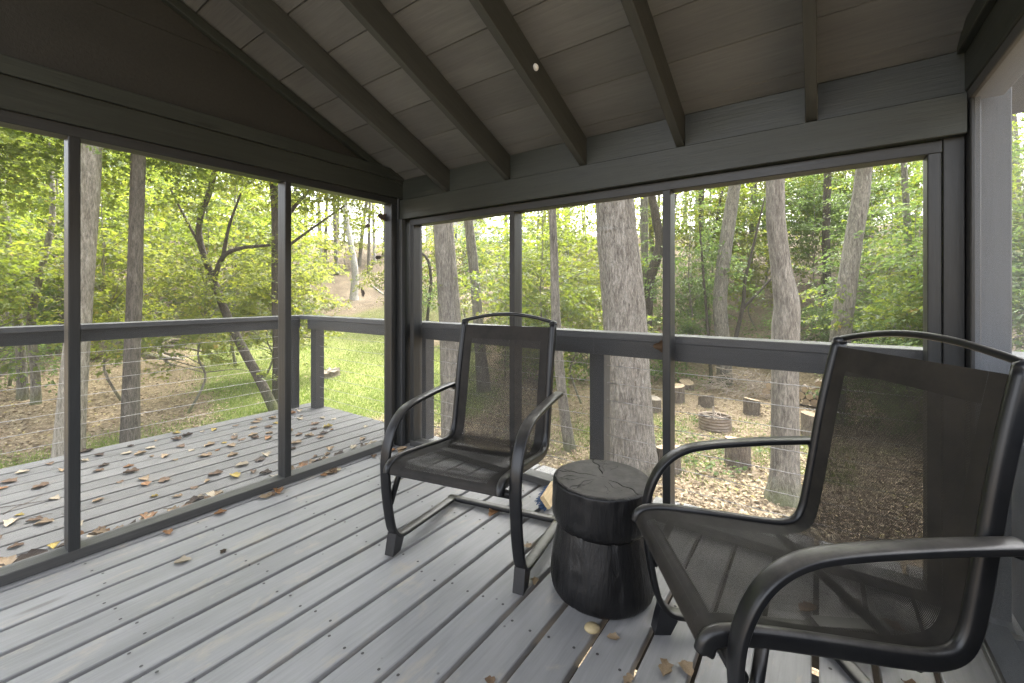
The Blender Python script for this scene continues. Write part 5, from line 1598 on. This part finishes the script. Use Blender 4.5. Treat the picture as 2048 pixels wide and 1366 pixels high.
def build_yard():
    S = [('low flat stump furthest back, left of the thin sapling stem', -3.12, 13.06, .19, .20, 1, False),
         ('stump seat directly behind the fire ring, with light top', -2.29, 11.52, .175, .26, 2, False),
         ('stump seat behind and right of the fire ring', -1.30, 11.61, .175, .36, 3, False),
         ('stump beside the right edge of the furrowed oak', -3.30, 10.55, .18, .33, 4, True),
         ('stump mostly hidden behind the right post of the back screen', -3.0, 11.58, .18, .40, 5, False),
         ('near stump seat cut by the right post, left of the near armrest', -1.97, 7.08, .19, .37, 6, False),
         ('near stump seat right behind the armrest of the near chair', -1.095, 7.95, .19, .42, 7, False),
         ('stump seat half hidden by the near chair back and the swollen trunk', -.10, 10.5, .20, .42, 8, False)]
    for l, x, y, r_, h, s, old in S: stump(l, x, y, r_, h, s, old)
    stump('old weathered cut stump in the middle of the lawn', -11.73, 7.08, .34, .15, 9, True, 0.16)
    # fire ring
    fx, fy = -1.787, 9.617 + 0.25
    t = thing('fire_ring', 'round corrugated steel fire ring on the leaf littered yard', 'fire ring', (fx, fy, gz(fx, fy)))
    W = MW[t.name]
    n = 48
    prof = []
    for i in range(25):
        z = -0.03 + i * 0.29 / 24
        prof.append((0.315 + 0.012 * math.sin(z * 2 * math.pi / 0.062), z))
    prof += [(r_ - 0.006, z) for r_, z in prof[::-1]]
    V = [(r_ * math.cos(2 * math.pi * k / n), r_ * math.sin(2 * math.pi * k / n), z) for r_, z in prof for k in range(n)]
    F = [(i * n + k, i * n + (k + 1) % n, ((i + 1) % len(prof)) * n + (k + 1) % n, ((i + 1) % len(prof)) * n + k) for i in range(len(prof)) for k in range(n)]
    mesh_obj('steel_ring', np_mesh('steel_ring', V, F), M['rust'], t, W, True)
    rnd = random.Random(14)
    parts = []
    for i in range(46):
        a = rnd.uniform(0, 6.28); b = a + rnd.uniform(1.8, 4.4)
        q = 0.27 * rnd.uniform(0.5, 1)
        p0 = (q * math.cos(a), q * math.sin(a), rnd.uniform(0.0, 0.24)); p1 = (0.27 * math.cos(b), 0.27 * math.sin(b), rnd.uniform(0.05, 0.31))
        parts.append(tube_arrays([p0, ((p0[0] + p1[0]) / 2 + rnd.uniform(-.05, .05), (p0[1] + p1[1]) / 2 + rnd.uniform(-.05, .05), (p0[2] + p1[2]) / 2 + 0.03), p1], [0.010, 0.008, 0.005], 5))
    parts.append(tube_arrays([(-0.03, 0.05, 0.2), (-0.05, 0.07, 0.42)], [0.03, 0.022], 7))
    V, F = join_arrays(parts)
    tag(mesh_obj('kindling', np_mesh('kindling', V, F), M['twig'], None, W), 'heap of dry sticks inside the steel fire ring', 'kindling')
    # brush pile
    bx, by = -1.75, 13.7
    parts = []
    for i in range(260):
        a = rnd.uniform(0, 6.28); r0 = 0.95 * rnd.random() ** 0.5
        x, y = r0 * math.cos(a) * 1.15, r0 * math.sin(a) * 0.8
        z = max(0.02, (0.72 * (1 - (r0 / 1.0) ** 1.4))) * rnd.uniform(0.2, 1.0)
        dr = Vector((rnd.gauss(0, 1), rnd.gauss(0, 1), rnd.gauss(0, 0.35))).normalized(); l_ = rnd.uniform(0.3, 0.75)
        p = [Vector((x, y, z)) + dr * (l_ * (q - 0.5)) + Vector((rnd.uniform(-.04, .04), rnd.uniform(-.04, .04), rnd.uniform(-.03, .05))) for q in (0, 0.35, 0.7, 1)]
        p = [(v.x, v.y, max(0.01, v.z)) for v in p]
        rr = rnd.uniform(0.005, 0.014)
        parts.append(tube_arrays(p, [rr, rr * 0.9, rr * 0.7, rr * 0.4], 5))
    V, F = join_arrays(parts)
    tag(mesh_obj('brush_pile', np_mesh('brush_pile', V, F), M['twig'], None, Matrix.Translation((bx, by, gz(bx, by)))), 'tangled brush pile of dead sticks at the foot of the curved trunk', 'brush pile')
    # firewood: each log a thing
    k = 0
    ORD = ('first', 'second', 'third', 'fourth', 'fifth', 'sixth', 'seventh', 'eighth', 'ninth', 'tenth'); ROWS = ('bottom', 'second', 'third', 'topmost')
    for row in range(4):
        for i in range(10 - row):
            r_ = rnd.uniform(0.075, 0.105)
            x = -1.25 + row * 0.095 + i * 0.195 + rnd.uniform(-0.015, 0.015)
            if row == 3 and i not in (5, 6): continue
            y = 13.30 + 0.06 * i / 10 + rnd.uniform(-0.05, 0.05)
            z = gz(-0.6, 13.35) + 0.085 + row * 0.158
            ln = rnd.uniform(0.38, 0.46)
            t = thing('firewood_log', f'{ORD[i]} log from the left in the {ROWS[row]} row of the firewood stack', 'firewood', (x, y, z), 'logs of the firewood stack')
            nn = 14
            V, F = [], []
            for j, (yy, s) in enumerate(((0, 1), (ln * 0.5, 1.03), (ln, 0.98))):
                for q in range(nn):
                    th = 2 * math.pi * q / nn
                    e = s * (1 + 0.07 * mnoise.noise(Vector((math.cos(th) * 1.3, math.sin(th) * 1.3, k * 3.1))))
                    V.append((r_ * e * math.cos(th), yy, r_ * e * math.sin(th)))
            for j in range(2):
                for q in range(nn): F.append((j * nn + q, (j + 1) * nn + q, (j + 1) * nn + (q + 1) % nn, j * nn + (q + 1) % nn))
            mesh_obj('bark', np_mesh('bark', V, F), M['bark_log'], t, MW[t.name], True)
            e0 = [(a_, b_ - 0.002, c_) for a_, b_, c_ in V[:nn]]
            mesh_obj('sawn_end', np_mesh('sawn_end', e0, [tuple(range(nn))]), M['cut'], t, MW[t.name])
            k += 1
    # fallen logs on the bank and dead branches by the lawn
    def log(name, label, pts, r0, r1, bk, group=None):
        path = catmull([np.array(p, float) for p in pts], 6)
        rr = np.linspace(r0, r1, len(path))
        V, F = tube_arrays(path, rr, 14, lambda i, k2, p, th: 0.10 * mnoise.noise(Vector((p[0] * 2 + math.cos(th), p[1] * 2, p[2] * 2 + math.sin(th)))))
        tag(mesh_obj(name, np_mesh(name, V, F), M[bk], smooth=True), label, 'log', group)
    def G(x, y, dz): return (x, y, gz(x, y) + dz)
    log('fallen_log', 'thick dark fallen log sloping down the bank right of the leaning trunk', [G(1.0, 17.9, 1.3), G(1.5, 17.5, 0.9), G(2.1, 17.0, 0.35)], .24, .21, 'bark_log')
    log('fallen_log', 'pale broken log resting below the dark fallen log on the bank', [G(1.25, 17.2, 0.85), G(1.55, 16.4, 0.3), G(1.75, 15.9, 0.10)], .13, .10, 'bark_pale')
    log('fallen_log', 'dark log lying flat on the bank behind the near chair', [G(1.1, 16.6, 0.15), G(1.9, 16.4, 0.12), G(2.7, 16.3, 0.10)], .14, .12, 'bark_dark')
    for i in range(16):
        x = -18.8 + rnd.gauss(0, 1.0); y = 3.9 + rnd.gauss(0, 0.8); a = rnd.uniform(0, 3.14); l_ = rnd.uniform(0.7, 2.4)
        log('fallen_branch', 'dead grey branch in the heap at the left edge of the yard', [G(x, y, rnd.uniform(.05, .45)), G(x + math.cos(a) * l_ / 2, y + math.sin(a) * l_ / 2, rnd.uniform(.1, .4)), G(x + math.cos(a) * l_, y + math.sin(a) * l_, .05)], rnd.uniform(.04, .12), .03, rnd.choice(('bark_log', 'bark_pale', 'bark_grey')), 'dead branches heaped left of the lawn')
    for i in range(9):
        x = -21.3 + i * 0.35 + rnd.gauss(0, 0.4); y = 5.8 + i * 0.25 + rnd.gauss(0, 0.4); a = rnd.uniform(0, 3.14); l_ = rnd.uniform(0.8, 2.6)
        log('fallen_branch', 'dead grey branch lying below the shrubs behind the dark trunk', [G(x, y, .1), G(x + math.cos(a) * l_ / 2, y + math.sin(a) * l_ / 2, rnd.uniform(.1, .3)), G(x + math.cos(a) * l_, y + math.sin(a) * l_, .05)], rnd.uniform(.04, .10), .03, rnd.choice(('bark_log', 'bark_grey')), 'dead branches below the left shrubs')
    log('fallen_branch', 'straight pale stick leaning on the hillside beside the curved pale trunk', [G(-23.0, 16.8, 1.0), G(-22.6, 17.1, 0.5), G(-22.2, 17.4, 0.1)], .07, .06, 'bark_white')
    # far house above the hill
    x, y = polar(-0.12, 50)
    z = gz(x, y)
    h = thing('house', 'pale far house with dark railed deck at the top of the hill', 'house', (x, y, z), rotz=YAW)
    W = MW[h.name]
    def part(name, lo, hi, mat, par=None):
        lo, hi = Vector(lo), Vector(hi)
        c = (lo + hi) / 2; d = hi - lo
        mesh_obj(name, board_mesh(d.x, d.y, d.z, 0.01, mat), None, par or h, W @ Matrix.Translation(c))
    part('wall', (-4.5, 2.0, -0.5), (2.0, 8, 3.4), M['house'])
    v = [(-5, 1.6, 3.4), (2.5, 1.6, 3.4), (2.5, 8.4, 3.4), (-5, 8.4, 3.4), (-5, 5, 5.4), (2.5, 5, 5.4)]
    mesh_obj('roof', np_mesh('roof', v, [(0, 1, 5, 4), (2, 3, 4, 5), (0, 4, 3), (1, 2, 5), (3, 2, 1, 0)]), M['house_roof'], h, W)
    for xx in (-3.6, -1.6, 0.4):
        part('window', (xx, 1.96, 1.0), (xx + 0.9, 2.01, 2.3), M['house_glass'])
    part('deck', (0.5, -0.6, 0.1), (5.5, 1.9, 0.35), M['house_dark'])
    part('deck_rail', (0.5, -0.62, 1.2), (5.5, -0.54, 1.3), M['house_dark'])
    for q in range(22):
        part('baluster', (0.52 + q * 0.23, -0.6, 0.36), (0.55 + q * 0.23, -0.56, 1.2), M['house_dark'])
    for q in (0.6, 3.0, 5.3):
        part('deck_post', (q, -0.5, -1.0), (q + 0.14, -0.36, 0.1), M['house_dark'])
build_yard()
